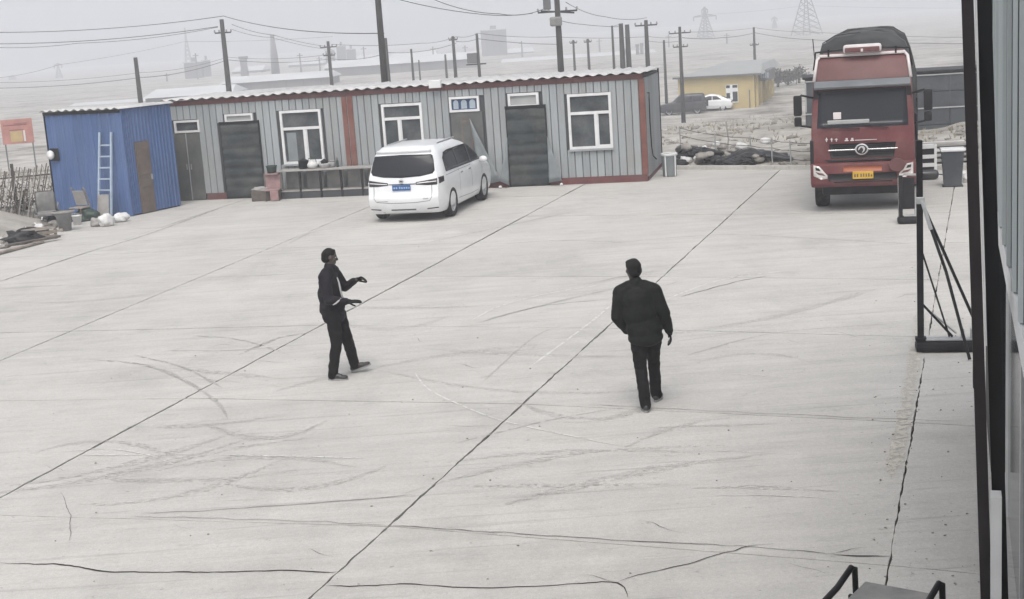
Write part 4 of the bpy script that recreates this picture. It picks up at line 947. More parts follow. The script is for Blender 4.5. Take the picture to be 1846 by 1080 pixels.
# ---- person gesturing, facing right
def person_left():
    base = G(612, 684) ; t = thing('person', 'person in dark open jacket gesturing with both forearms raised', 'person', (base.x - .07, base.y + .06, 0), rad(-4))
    hd = Vector((-.065, .02, 1.655)); fdir = (1, .38, -.12)
    nk = Vector((-.06, .02, 1.50)); ch = Vector((-.075, .02, 1.30)); wa = Vector((-.03, .02, 1.08)); hp = Vector((.0, .02, .95))
    sR, sL = Vector((-.10, -.165, 1.425)), Vector((-.045, .20, 1.43))
    eR, wR = Vector((-.02, -.26, 1.135)), Vector((.225, -.27, 1.10)); eL, wL = Vector((.10, .27, 1.20)), Vector((.255, .17, 1.30))
    kB, aB = Vector((.055, -.09, .51)), Vector((.0, -.08, .095)); kF, aF = Vector((.155, .12, .53)), Vector((.235, .28, .135))
    hB, hF = Vector((.0, -.085, .92)), Vector((.015, .115, .92))
    b = MB(); L_, R3 = head(b, hd, fdir, (-.02, 0, 1)); chain(b, [(hd + Vector((0, 0, -.06)), .058), (nk, .06), (ch, .10), (wa, .10), (hp, .11)])
    for s, e, w_ in ((sR, eR, wR), (sL, eL, wL)): chain(b, [(lerp(s, ch, .4), .06), (s, .052), (e, .040), (w_, .028), (w_ + (w_ - e).normalized() * .03, .026)])
    hand(b, wR, (1, .03, .0), (0, .25, -1), -1, .12); hand(b, wL, (1, -.12, .32), (.1, -.6, -.8), 1, .9)
    for h, k, a in ((hB, kB, aB), (hF, kF, aF)): chain(b, [(h, .075), (k, .05), (a, .036)]); capsule(b, a, .036, a + Vector((.07, 0, -.03)), .03)
    body = skinned(b, 'body', M['skin'], t, .0075, 2); eyes(t, L_, R3)
    g1 = MB(); hand(g1, wR, (1, .03, .0), (0, .25, -1), -1, .12, 1.14); capsule(g1, wR, .036, wR + Vector((.03, 0, 0)), .034); skinned(g1, 'glove', M['jacket_r'], t, .006, 1)
    g1 = MB(); hand(g1, wL, (1, -.12, .32), (.1, -.6, -.8), 1, .9, 1.14); capsule(g1, wL, .036, wL + Vector((.03, 0, .01)), .034); skinned(g1, 'glove', M['jacket_r'], t, .006, 1)
    j = MB(); chain(j, [(lerp(sR, nk, .55), .085), (sR, .086), (eR, .064), (lerp(eR, wR, .93), .050)]); chain(j, [(lerp(sL, nk, .55), .085), (sL, .086), (eL, .064), (lerp(eL, wL, .88), .050)])
    ell(j, (-.075, .02, 1.33), (.135, .215, .17)); ell(j, (-.06, .02, 1.18), (.165, .21, .20)); ell(j, (-.025, .02, 1.0), (.178, .21, .19)); ell(j, (.0, .02, .87), (.165, .205, .13)); capsule(j, nk + Vector((-.01, 0, -.05)), .088, nk + Vector((-.005, 0, .035)), .076)
    skinned(j, 'jacket', M['jacket_l'], t, .011, 4, .007, 1)
    p = MB(); ell(p, (.0, .02, .90), (.125, .17, .12)); 
    for h, k, a in ((hB, kB, aB), (hF, kF, aF)): chain(p, [(h, .108), (lerp(h, k, .5), .096), (k, .080), (lerp(k, a, .55), .074), (a + Vector((0, 0, -.02)), .068)])
    skinned(p, 'trousers', M['trouser'], t, .011, 3, .008, 3)
    hr = MB(); ell(hr, L_(0, -.020, .042), (.081, .098, .086), R3); ell(hr, L_(0, -.045, -.005), (.079, .068, .070), R3); ell(hr, L_(0, .025, .094), (.055, .04, .02), R3); skinned(hr, 'hair', M['hair'], t, .009, 1, .006, 8)
    # pale open edge of the jacket and pale cuff line
    z_ = MB(); z_.tube([(.055, -.075, 1.40), (.085, -.10, 1.33), (.105, -.12, 1.25), (.13, -.125, 1.16), (.150, -.12, 1.10)], [.006, .011, .013, .012, .007], 8); z_.build('jacket_edge', M['lining'], t, True)
    z_ = MB(); z_.tube([(.045, -.315, 1.075), (.085, -.325, 1.095), (.12, -.315, 1.125), (.15, -.29, 1.155)], [.006, .012, .013, .008], 8); z_.build('cuff_edge', M['lining'], t, True)
    shoe(t, aB + Vector((-.07, -.0, -.093)), aB + Vector((.20, -.02, -.093)), (0, 0, 1)); shoe(t, aF + Vector((-.05, .0, -.132)), aF + Vector((.215, .03, -.045)), (-.3, 0, 1))
    for o in t.children:
        for q in [o] + list(o.children):
            for v in q.data.vertices: v.co.x += .095 * max(0, v.co.z - .15)
person_left()
def person_right():
    base = G(1163, 743); t = thing('person', 'person in black jacket walking away with one hand in pocket', 'person', (base.x + .05, base.y + .05, 0), rad(0))
    hd = Vector((-.095, .10, 1.665)); fdir = (-.45, 1, .02)
    nk = Vector((-.075, .06, 1.50)); ch = Vector((-.06, .04, 1.30)); wa = Vector((-.02, .03, 1.08)); hp = Vector((.01, .04, .95))
    sL, sR = Vector((-.255, .06, 1.41)), Vector((.125, .02, 1.415))
    eL, wL = Vector((-.315, .05, 1.13)), Vector((-.215, .14, .955)); eR, wR = Vector((.235, .0, 1.14)), Vector((.285, .06, .925))
    hL, hR = Vector((-.08, .03, .92)), Vector((.10, .05, .92))
    kL, aL = Vector((-.065, .07, .51)), Vector((-.035, -.02, .10)); kR, aR = Vector((.115, .32, .53)), Vector((.135, .40, .10))
    b = MB(); L_, R3 = head(b, hd, fdir, (-.10, 0, 1)); chain(b, [(hd + Vector((0, 0, -.06)), .058), (nk, .06), (ch, .10), (wa, .10), (hp, .11)])
    for s, e, w_ in ((sL, eL, wL), (sR, eR, wR)): chain(b, [(lerp(s, ch, .4), .06), (s, .052), (e, .040), (w_, .028), (w_ + (w_ - e).normalized() * .03, .026)])
    hand(b, wL, (.6, .4, -.6), (.9, 0, .3), 1, .3, .92); hand(b, wR, (.18, .18, -1), (-1, .1, -.1), 1, .45)
    for h, k, a in ((hL, kL, aL), (hR, kR, aR)): chain(b, [(h, .075), (k, .05), (a, .036)]); capsule(b, a, .036, a + Vector((0, .07, -.03)), .03)
    skinned(b, 'body', M['skin'], t, .0075, 2); eyes(t, L_, R3)
    g1 = MB(); hand(g1, wR, (.18, .18, -1), (-1, .1, -.1), 1, .45, 1.14); capsule(g1, wR, .036, wR + Vector((.005, .005, -.03)), .034); skinned(g1, 'glove', M['jacket_l'], t, .006, 1)
    j = MB(); chain(j, [(lerp(sL, nk, .55), .09), (sL, .092), (eL, .070), (wL + Vector((.02, .0, .0)), .060)]); chain(j, [(lerp(sR, nk, .55), .09), (sR, .092), (eR, .068), (lerp(eR, wR, .96), .052)])
    ell(j, (-.065, .04, 1.33), (.225, .145, .17)); ell(j, (-.05, .035, 1.18), (.215, .15, .20)); ell(j, (-.005, .035, .99), (.215, .155, .19)); ell(j, (.005, .035, .87), (.21, .15, .11)); capsule(j, nk + Vector((0, 0, -.05)), .09, nk + Vector((0, .0, .02)), .078); capsule(j, (.03, .02, 1.475), .03, (.085, .03, 1.50), .018)
    skinned(j, 'jacket', M['jacket_r'], t, .011, 4, .006, 5)
    p = MB(); ell(p, (.01, .04, .88), (.17, .125, .12))
    for h, k, a in ((hL, kL, aL), (hR, kR, aR)): chain(p, [(h, .105), (lerp(h, k, .5), .09), (k, .075), (lerp(k, a, .55), .070), (a + Vector((0, 0, -.02)), .068)])
    skinned(p, 'trousers', M['trouser'], t, .011, 3, .008, 9)
    hr = MB(); ell(hr, L_(0, -.020, .045), (.086, .104, .088), R3); ell(hr, L_(0, -.050, -.005), (.082, .072, .085), R3); ell(hr, L_(0, .03, .09), (.066, .05, .03), R3); skinned(hr, 'hair', M['hair'], t, .009, 1, .006, 2)
    shoe(t, aL + Vector((0, -.075, -.098)), aL + Vector((-.01, .20, -.098)), (0, 0, 1)); shoe(t, aR + Vector((-.02, -.07, -.098)), aR + Vector((.075, .185, -.098)), (0, 0, 1))
person_right()

# ------------------------------------------------------------------ things near the blue shed
ld = thing('ladder', 'pale blue wooden ladder leaning upright on the blue shed', 'ladder', BO, BA)
for a, b in (((2.10, -.46, .0), (2.14, -.05, 2.40)), ((2.58, -.46, .0), (2.58, -.05, 2.40))): MB().bar(a, b, .06, .045).build('stile', M['alu'], ld)
for k in range(5):
    t = .33 + .13 * k; yv = -.46 + .41 * t; MB().bar((2.10 + .04 * t, yv, 2.40 * t), (2.58, yv, 2.40 * t), .045, .04).build('rung', M['alu'], ld)
bm_ = MB(); bm_.add([(2.13, -.52, .03), (2.55, -.52, .03), (2.55, -.42, .68), (2.13, -.42, .68), (2.13, -.50, .03), (2.55, -.50, .03), (2.55, -.40, .68), (2.13, -.40, .68)], [(0, 1, 2, 3), (7, 6, 5, 4), (0, 4, 5, 1), (1, 5, 6, 2), (2, 6, 7, 3), (3, 7, 4, 0)])
tag(bm_.build('board', M['board'], None, loc=BO, rot=(0, 0, BA)), 'plain grey board leaning on the foot of the ladder', 'board')
def put(mb, name, material, px, label, cat, group=None, rz=0.0, smooth=False, z=0.0):
    g = G(*px, z); return tag(mb.build(name, material, None, smooth, loc=(g.x, g.y, max(z, terrain(g.x, g.y) - .03)), rot=(0, 0, rz)), label, cat, group)
def sack(seed, r): return MB().blob((0, 0, r[2] * .75), r, seed, .5, 3, .75)
put(sack(1, (.20, .15, .20)), 'sack', M['sack'], (193, 408), 'plump white sack before the foot of the ladder', 'sack', None, .2, True)
put(sack(2, (.22, .14, .14)), 'sack', M['sack'], (220, 400), 'low white sack touching the board by the ladder', 'sack', None, .5, True)
put(sack(3, (.15, .13, .13)), 'sack', M['board'], (174, 408), 'small brownish sack beside the plump white one', 'sack', None, .1, True)
bk = thing('bucket', 'white bucket beside the grey tub at the blue shed', 'bucket', G(140, 405))
MB().lathe([(.10, 0), (.13, .24), (.14, .245), (.14, .26), (.12, .26), (.09, .02)], 20).build('pail', M['sack'], bk, True); MB().tube([(-.13, 0, .24), (-.10, -.06, .30), (0, -.09, .33), (.1, -.06, .30), (.13, 0, .24)], .006, 6).build('handle', M['steel'], bk, True)
tb = thing('tub', 'grey plastic tub with wide rim by the yard edge', 'tub', G(118, 416))
MB().lathe([(.16, 0), (.2, .38), (.27, .48), (.28, .52), (.25, .52), (.18, .4), (.14, .03)], 20).build('shell', M['plastic_g'], tb, True); MB().lathe([(.285, .49), (.295, .51), (.295, .53), (.27, .535)], 20, None, False).build('rim', M['board'], tb, True)
ac = thing('armchair', 'worn grey office chair turned away beside the blue shed', 'chair', G(88, 408), rad(20))
shade_auto(MB().cbox(-.26, .26, .02, .14, .38, .98, .09).build('backrest', M['plastic_g'], ac)); shade_auto(MB().cbox(-.26, .26, -.45, .06, .32, .44, .05).build('seat', M['plastic_g'], ac))
for sx in (-1, 1): MB().tube([(sx * .29, .0, .38), (sx * .31, .0, .6), (sx * .31, -.2, .64), (sx * .3, -.38, .6), (sx * .29, -.38, .4)], .028, 8).build('armrest', M['plastic_g'], ac, True)
MB().tube([(0, -.2, .08), (0, -.2, .33)], .03, 10).build('column', M['steel_dark'], ac)
for k in range(5): a = 2 * pi * k / 5; MB().bar((0, -.2, .08), (.28 * cos(a), -.2 + .28 * sin(a), .05), .045, .035).build('leg', M['steel_dark'], ac)
wc = thing('wooden_chair', 'tipped wooden chair with a pale square back at the blue shed', 'chair', G(140, 400) + Vector((.1, .25, 0)), rad(-25))
MB().cbox(-.2, .2, .1, .13, .42, .85, .01, Matrix.Rotation(.25, 4, 'X')).build('backrest', M['board'], wc); MB().cbox(-.22, .22, -.3, .1, .36, .40, .01).build('seat', M['wood'], wc)
for sx in (-1, 1):
    for yy in (-.27, .07): MB().bar((sx * .19, yy, 0), (sx * .19, yy, .36), .04).build('leg', M['darkwood'], wc)
    MB().bar((sx * .21, .1, .38), (sx * .21, -.1, .95), .035).build('back_post', M['wood'], wc)
# scrap along the left kerb
for k, (px, L_, rz, mt_, lb) in enumerate((((20, 452), 2.4, 1.25, 'wood', 'long pale plank lying along the yard edge'), ((60, 436), 1.5, .9, 'darkwood', 'dark plank lying askew by the lattice fence'), ((70, 420), 1.2, .2, 'wood', 'short plank laid across the scrap by the tub'))):
    put(MB().cbox(-L_ / 2, L_ / 2, -.07, .07, .0, .05, .006), 'plank', M[mt_], px, lb, 'plank', None, rz, z=.02 + .05 * k)
for k in range(34):
    px = (rs.uniform(-6, 104), 0); yv = 452 - px[0] * .42 + rs.uniform(-16, 2); r = rs.uniform(.06, .17)
    put(MB().blob((0, 0, r * .5), (r * 1.3, r, r * .8), k, .5, 2, .6), 'rubble_stone', M['stone' if k % 3 else 'sack'], (px[0], yv), 'lump of rubble on the dirt beside the yard edge', 'stone', 'rubble lumps along the left yard edge', rs.uniform(0, 6))
cr_ = thing('crate', 'low grey slatted crate lying among the rubble', 'crate', G(72, 432), .7)
for k in range(4): MB().cbox(-.35, .35, -.27 + k * .15, -.16 + k * .15, .26, .28, .004).build('slat', M['wood'], cr_)
for sx in (-1, 1):
    for z in (.03, .14): MB().cbox(-.35, .35, sx * .28 - .01, sx * .28 + .01, z, z + .09, .003).build('slat', M['wood'], cr_)
    for sy in (-1, 1): MB().cbox(sx * .33 - .03, sx * .33 + .03, sy * .25 - .03, sy * .25 + .03, 0, .26, .003).build('corner_post', M['darkwood'], cr_)
for k, (px, lb) in enumerate((((100, 402), 'worn black tyre lying before the blue shed'), ((52, 430), 'old tyre half buried in the rubble'))):
    g = G(*px); t = thing('old_tyre', lb, 'tyre', (g.x, g.y, max(0, terrain(g.x, g.y))), .4 * k)
    MB().lathe([(.19, .02), (.29, .0), (.33, .04), (.34, .11), (.33, .18), (.29, .22), (.19, .20), (.21, .11), (.19, .02)], 24, Matrix.Rotation(.2 * k, 4, 'X'), False).build('tread', M['tyre'], t, True)
    MB().lathe([(.18, .03), (.20, .02), (.20, .19), (.18, .19)], 20, Matrix.Rotation(.2 * k, 4, 'X'), False).build('bead', M['black'], t, True)
for k, (px, lb, r) in enumerate((((158, 398), 'crumpled dark green tarpaulin beside the white sacks', (.34, .2, .2)), ((34, 440), 'dark heap of scrap sheeting by the yard edge', (.5, .25, .22)))):
    put(MB().blob((0, 0, r[2] * .5), r, 5 + k, .8, 3, .5), 'scrap_sheeting', M['green' if k == 0 else 'rubbish'], px, lb, 'sheeting', None, .3, True)
# lattice fence
fa, fb = Vector((-17.6, 38.9, 0)), Vector((-13.25, 40.3, 0)); fd = fb - fa; FL = fd.length
lf = thing('lattice_fence', 'pale lattice fence of crossing slats left of the blue shed', 'fence', fa, math.atan2(fd.y, fd.x))
for k in range(60):
    x = k * FL / 60 + rs.uniform(-.02, .02); h = 1.45 + rs.uniform(-.12, .12)
    MB().bar((x, -.02, -.1), (x + .42 + rs.uniform(-.03, .03), -.02, h), .03, .012).build('slat', M['board' if k % 3 == 0 else 'darkwood'], lf)
    if k % 2: MB().bar((x + .34, .02, -.1), (x - .2, .02, h - .05), .022, .012).build('slat', M['plastic_g'], lf)
for z in (.35, 1.2): MB().bar((-.1, .05, z), (FL + .1, .05, z), .05, .04).build('rail', M['darkwood'], lf)
for k in range(5): MB().bar((k * FL / 4, .09, -.3), (k * FL / 4 + .02, .09, 1.6), .09).build('post', M['darkwood'], lf)
def bush(label, loc, r, h, n, seed, material='leaf'):
    rr = random.Random(seed); t = thing('dry_bush', label, 'bush', loc); st = MB(); lv = MB()
    for k in range(26):
        a = rr.uniform(0, 2 * pi); e = rr.uniform(.3, 1); p = Vector((0, 0, 0)); pts = [p.copy()]; d = Vector((cos(a) * (1 - e * .6), sin(a) * (1 - e * .6), e)).normalized()
        for q in range(4): d = (d + Vector((rr.uniform(-.3, .3), rr.uniform(-.3, .3), rr.uniform(-.1, .2)))).normalized(); p = p + d * h * .27; pts.append(p.copy())
        st.tube(pts, [.012, .010, .008, .005, .003], 4)
        for q in range(n // 26):
            c = pts[rr.randint(1, 4)] + Vector((rr.gauss(0, r * .16), rr.gauss(0, r * .16), rr.gauss(0, h * .07))); s = rr.uniform(.025, .06); u = Vector((rr.gauss(0, 1), rr.gauss(0, 1), rr.gauss(0, 1))).normalized(); v = u.cross(Vector((rr.gauss(0, 1), rr.gauss(0, 1), 1))).normalized()
            lv.add([c - u * s, c + v * s * .5, c + u * s, c - v * s * .5], [(0, 1, 2, 3)])
    st.build('stem', M['darkwood'], t); lv.build('foliage', M[material], t)
bush('low dark dry bush behind the lattice fence post', (-14.4, 40.7, terrain(-14.4, 40.7)), .8, 0.9, 700, 1); bush('wide dry bush in the middle behind the lattice', (-15.8, 40.4, terrain(-15.8, 40.4)), 1.0, 0.8, 700, 2); bush('dry bush at the open end behind the lattice', (-17.2, 39.8, terrain(-17.2, 39.8)), .9, 0.8, 700, 3)

# ------------------------------------------------------------------ along the grey shed
def SHP(x, y, z=0): return Vector((-10.19, 41.76, 0)) + Matrix.Rotation(SH, 3, 'Z') @ Vector((x, y, z))
ct = thing('work_counter', 'long low counter standing against the grey shed wall', 'counter', SHP(3.75, -.62), SH)
MB().cbox(-.0, 3.3, -.05, .52, .80, .845, .01).build('worktop', M['board'], ct); MB().cbox(.02, 3.28, .0, .48, .20, .235, .008).build('lower_shelf', M['board'], ct); MB().box(.02, 3.28, .02, .05, .0, .2).build('kick_board', M['gap'], ct)
for k in range(6): MB().cbox(.0 + k * .64, .06 + k * .64, -.01, .05, .0, .80, .006).build('leg', M['steel_dark'], ct)
for k in range(5): MB().cbox(.08 + k * .64, .62 + k * .64, .45, .47, .24, .79, .004).build('back_panel', M['plastic_g'], ct)
def pot(label, cat, name, x, y, prof, material, z=.846):
    p = SHP(x, y, z); t = thing(name, label, cat, p); MB().lathe(prof, 20).build('bowl', M[material], t, True); return t
t = pot('round white kettle on the work counter', 'kettle', 'kettle', 4.78, -.4, [(.09, 0), (.15, .05), (.16, .12), (.11, .2), (.03, .22), (.03, .25), (.001, .255)], 'sack'); MB().tube([(-.12, 0, .16), (-.1, 0, .3), (.1, 0, .3), (.12, 0, .16)], .012, 6).build('handle', M['green'], t, True); MB().tube([(.13, 0, .1), (.22, 0, .2)], [.025, .015], 8).build('spout', M['sack'], t, True)
t = pot('black cooking pot on the work counter next to the kettle', 'pot', 'cooking_pot', 4.47, -.32, [(.12, 0), (.15, .02), (.15, .22), (.16, .23), (.14, .23), (.13, .03)], 'black'); MB().lathe([(.158, .232), (.12, .26), (.02, .285), (.02, .31), (.001, .31)], 20).build('lid', M['steel_dark'], t, True)
t = pot('white basin standing on edge on the work counter', 'basin', 'basin', 5.14, -.36, [(.10, 0), (.17, .10), (.19, .13), (.19, .14), (.15, .12), (.09, .02)], 'sack'); MB().lathe([(.06, .02), (.12, .2), (.02, .26), (.001, .27)], 16).build('cover', M['black'], t, True)
t = pot('grey tin can on the counter by the red stripes', 'can', 'tin_can', 5.38, -.33, [(.07, 0), (.075, .2), (.07, .205), (.001, .205)], 'greyboard'); MB().lathe([(.078, .17), (.078, .19)], 16, None, False).build('band', M['darkwood'], t)
t = pot('tall bottle on the counter beside the tin can', 'bottle', 'bottle', 5.52, -.3, [(.035, 0), (.04, .02), (.04, .17), (.015, .22), (.015, .27), (.001, .27)], 'green'); MB().lathe([(.018, .26), (.018, .29), (.001, .29)], 10).build('cap', M['pink'], t)
st = thing('stool', 'faded pink board stool leaning by the quilted door', 'stool', SHP(3.62, -.75), SH + .2)
MB().cbox(-.22, .22, -.02, .02, .30, .74, .01, Matrix.Rotation(-.12, 4, 'X')).build('backrest', M['pink'], st); MB().cbox(-.22, .22, -.32, .04, .30, .34, .01).build('seat', M['pink'], st); MB().cbox(-.05, .2, -.36, -.33, .02, .30, .008).build('front_board', M['pink'], st)
for sx in (-1, 1):
    for yy in (-.28, .02): MB().bar((sx * .19, yy, 0), (sx * .19, yy, .30), .04).build('leg', M['darkwood'], st)
    MB().bar((sx * .24, .03, .3), (sx * .24, .1, .8), .05).build('back_post', M['darkwood'], st)
gb = thing('green_bucket', 'dark green bucket balanced on the pink stool', 'bucket', SHP(3.60, -.68, .80), SH); MB().lathe([(.13, 0), (.16, .2), (.165, .21), (.145, .21), (.12, .02)], 18).build('pail', M['green'], gb, True); MB().lathe([(.168, .19), (.168, .215)], 18, None, False).build('rim', M['green'], gb)
MB().cbox(-.2, .2, -.12, .14, -.05, -.002, .008).build('base_board', M['pink'], gb)
bx_ = thing('carton', 'low dark box holding a pale cloth by the quilted door', 'box', SHP(3.25, -.75), SH + .1); MB().cbox(-.28, .28, -.18, .18, 0, .3, .012).build('case', M['darkwood'], bx_); MB().blob((-.02, 0, .33), (.27, .18, .10), 4, .5, 3).build('cloth', M['board'], bx_, True)
ws = thing('water_butt', 'grey green water butt with white rim at the shed corner', 'barrel', G(1206, 319) + Vector((.05, .18, 0)), 0)
MB().lathe([(.19, 0), (.2, .02), (.21, .3), (.225, .62), (.23, .66), (.2, .66), (.19, .04)], 22).build('drum', M['flap'], ws, True); MB().lathe([(.228, .60), (.245, .62), (.245, .67), (.22, .68), (.2, .66)], 22, None, False).build('rim', M['white'], ws, True)
for a in (-2.2, -.9): MB().bar((.225 * cos(a), .225 * sin(a), .02), (.24 * cos(a), .24 * sin(a), .6), .035, .02).build('stave', M['white'], ws)

# ------------------------------------------------------------------ steel stands and cart
def stand(label, loc, rz, h, wdt, brace):
    s = thing('steel_stand', label, 'stand', loc, rz, None)
    MB().cbox(-.04, .04, -.04, .04, .14, h, .008).build('post', M['steel_dark'], s)
    shade_auto(MB().cbox(-.07, wdt, -.13, .13, .0, .15, .05).build('base', M['steel_dark'], s)); MB().cbox(.06, wdt * .9, -.08, .08, .152, .175, .006).build('base_plate', M['steel'], s)
    for k, x in enumerate((wdt * .72, wdt * .88)): MB().cbox(x - .02, x + .02, -.05, .05, .176, .30, .006).build('lug', M['steel'], s)
    if brace:
        MB().tube([(.03, 0, .62), (wdt * .55, 0, .19)], .016, 8).build('short_brace', M['steel_dark'], s); MB().tube([(.03, .05, .60), (wdt * .62, .06, .22)], .012, 8).build('short_brace', M['steel'], s)
        a = MB(); a.tube([(.02, -.02, 1.98), (.30, -.28, 1.1), (.56, -.55, .02)], .02, 8); a.build('stay_rod', M['steel_dark'], s)
        MB().tube([(.02, -.02, 1.97), (.75, -.02, .20)], .02, 8).build('stay_rod', M['steel_dark'], s); MB().tube([(.025, -.045, 1.99), (.13, -.14, 1.62)], .024, 8).build('rod_sleeve', M['steel'], s)
        MB().cbox(-.05, .06, -.06, .06, 1.94, 2.03, .01).build('clamp', M['steel'], s); MB().tube([(.03, .03, 1.3), (wdt * .5, .05, .18)], .012, 8).build('stay_rod', M['steel_dark'], s); MB().cbox(-.07, .07, -.07, .07, .152, .19, .008).build('foot_flange', M['steel_dark'], s)
    else:
        MB().tube([(-.02, 0, .13), (-.03, 0, .95), (.08, 0, 1.02), (wdt * .8, 0, 1.0)], .028, 8).build('hoop', M['board'], s, True)
        MB().cbox(.04, wdt * .7, -.02, .02, .3, .95, .01).build('panel', M['steel_dark'], s)
    return s
stand('tall dark steel post stand with slanting stay rods by the warehouse', G(1660, 633), rad(-14), 2.75, .72, True)
stand('short dark steel stand beside the lorry\'s front wheel', G(1624, 403), rad(-14), 1.0, .40, False)
hc = thing('hand_cart', 'flat grey hand cart with dark tube side rails', 'cart', (2.13, 8.13, 0), rad(-36))
cz = .55
MB().cbox(-.23, .23, -.95, .57, cz + .02, cz + .06, .01).build('deck', M['plastic_g'], hc)
for sx in (-1, 1):
    x = sx * .30
    MB().tube([(x, -.95, cz + .06), (x, .25, cz + .12), (x, .50, cz + .17), (x, .56, cz + .14), (x, .57, cz - .04)], .022, 8).build('side_rail', M['steel_dark'], hc, True)
    MB().bar((x, .45, cz - .02), (x * .7, .45, cz - .02), .03).build('rail_bracket', M['steel_dark'], hc)
    for yv in (-.7, .3): wheel(hc, x * .8, yv, .16, .07, 5, .6, 'steel_dark', 'x')
MB().cbox(-.22, .22, -.9, .48, .30, .505, .02).build('frame', M['steel_dark'], hc)

# ------------------------------------------------------------------ right of the lorry
bn = thing('bin', 'tall dark grey bin with a white top beyond the stands', 'bin', G(1717, 335), rad(-15))
MB().add([(-.2, -.2, .02), (.2, -.2, .02), (.2, .2, .02), (-.2, .2, .02), (-.26, -.24, .86), (.26, -.24, .86), (.26, .24, .86), (-.26, .24, .86)], [(3, 2, 1, 0), (4, 5, 6, 7), (0, 1, 5, 4), (1, 2, 6, 5), (2, 3, 7, 6), (3, 0, 4, 7)]).build('shell', M['slate'], bn); MB().cbox(-.29, .29, -.27, .27, .862, .93, .02).build('lid', M['white'], bn); MB().box(-.24, .24, -.23, .23, 0, .02).build('foot', M['black'], bn)
pr_ = thing('plank_stack', 'stack of pale weathered boards beyond the bin', 'boards', G(1702, 302) + Vector((0, .3, 0)), rad(-12))
for k in range(5):
    for q in range(3): MB().cbox(-1.0 + rs.uniform(-.1, .1), 1.0 + rs.uniform(-.1, .1), -.3 + q * .22, -.1 + q * .22, .02 + k * .14, .10 + k * .14, .006).build('board', M['board' if (k + q) % 3 else 'sack'], pr_)
    for x in (-.7, .7): MB().box(x - .04, x + .04, -.3, .34, .10 + k * .14, .16 + k * .14 if k < 4 else .11 + k * .14).build('spacer', M['darkwood'], pr_)
rk = thing('rack', 'white rack with square dark openings beside the lorry', 'rack', G(1668, 316), rad(-14))
MB().box(-.24, .24, -.02, .16, 0, .78).build('back', M['black'], rk)
for z in (0, .22, .44, .70): MB().cbox(-.27, .27, -.05, .18, z, z + (.10 if z else .06), .006).build('shelf', M['white'], rk)
for x in (-.26, .26): MB().cbox(x - .035, x + .035, -.056, .186, 0, .80, .006).build('side', M['white'], rk)
ol = thing('gas_cylinder', 'dark cylinder lying on the ground by the white rack', 'cylinder', G(1668, 322), rad(-10)); mtx = Matrix.Translation((-.2, -.25, .13)) @ Matrix.Rotation(pi / 2, 4, 'Y'); MB().lathe([(.04, -.08), (.11, -.02), (.125, .05), (.125, .42), (.1, .48), (.03, .5)], 18, mtx).build('tank', M['suv'], ol, True); MB().tube([(.28, -.25, .13), (.5, -.25, .10), (.8, -.2, .05)], .015, 6).build('hose', M['steel_dark'], ol, True)
for k, (px, lb) in enumerate((((1742, 328), 'white lump of plastic beside the dark bin'), ((1734, 322), 'small crumpled white bag behind the bin'))): put(sack(k + 9, (.16, .12, .12)), 'plastic_bag', M['sack'], px, lb, 'bag', None, k, True)
# slate-grey panelled box body behind the lorry
sb_ = thing('box_trailer', 'slate grey panelled box trailer standing beyond the lorry', 'trailer', (15.0, 51.5, -.75), rad(-12))
MB().box(-3.4, 3.6, .03, 2.3, .0, 2.62).build('box', M['gap'], sb_)
for r in range(4):
    for c in range(4): MB().cbox(-3.4 + c * 1.75 + .02, -3.4 + (c + 1) * 1.75 - .02, -.02, .028, .08 + r * .62, .08 + (r + 1) * .62 - .035, .008).build('panel', M['slate'], sb_)
for z in (1.32, 2.55): MB().cbox(-3.42, 3.62, -.06, -.021, z - .025, z + .025, .006).build('rail', M['greyboard'], sb_)
for k in range(5): MB().cbox(-3.4 + k * 1.75 - .03, -3.4 + k * 1.75 + .03, -.05, -.021, 1.4, 2.5, .006).build('stanchion', M['slate' if k % 2 else 'greyboard'], sb_)
MB().cbox(-3.5, 3.7, -.1, 2.4, 2.63, 2.72, .02).build('roof', M['steel_dark'], sb_)
for x in (-2.6, -1.6, 2.2, 3.1):
    for y in (.2, 2.0): wheel(sb_, x, y, .0 + .42, .26, 6, .5, 'steel_dark', 'y').location.z = -.5

# ------------------------------------------------------------------ rubbish heap, wire fence
def GT(px, py, up=0.0):
    lo, hi = 20.0, 900.0
    for _ in range(60):
        mid_ = (lo + hi) / 2; p = AT(px, py, mid_); zt = -4.0 * sstep(44, 118, mid_) if mid_ > 40 else 0
        if p.z > zt + up: lo = mid_
        else: hi = mid_
    return AT(px, py, lo)
rr = random.Random(21)
for k in range(30):
    px = 1220 + k * 4.6 + rr.uniform(-4, 4); py = 297 - 9 * sin(pi * min(1, k / 17)) + rr.uniform(-3, 3); g = G(px, py); r = rr.uniform(.10, .24)
    o = MB().blob((0, 0, r * .45), (r * 1.6, r, r * .6), k * 1.3, .8, 3, .6).build('rubbish_bag', M['rubbish'], None, True, loc=(g.x, g.y + .2, terrain(g.x, g.y + .2) + .07 * (k % 3)), rot=(0, 0, rr.uniform(0, 6)))
    tag(o, 'black rubbish bag in the heap behind the yard edge', 'rubbish bag', 'black bags in the rubbish heap')
for k in range(22):
    px = 1232 + k * 7 + rr.uniform(-5, 5); py = 288 + rr.uniform(-10, 8); g = G(px, py); r = rr.uniform(.09, .2)
    o = MB().blob((0, 0, r * .5), (r * 1.2, r, r * .7), k * 2.3, .6, 2, .6).build('scrap_piece', M['sack' if k % 3 == 0 else 'stone'], None, True, loc=(g.x, g.y, terrain(g.x, g.y) + .2 * (k % 2) + .04), rot=(0, 0, rr.uniform(0, 6)))
    tag(o, 'pale scrap lump lying on the rubbish heap', 'scrap', 'pale scrap in the rubbish heap')
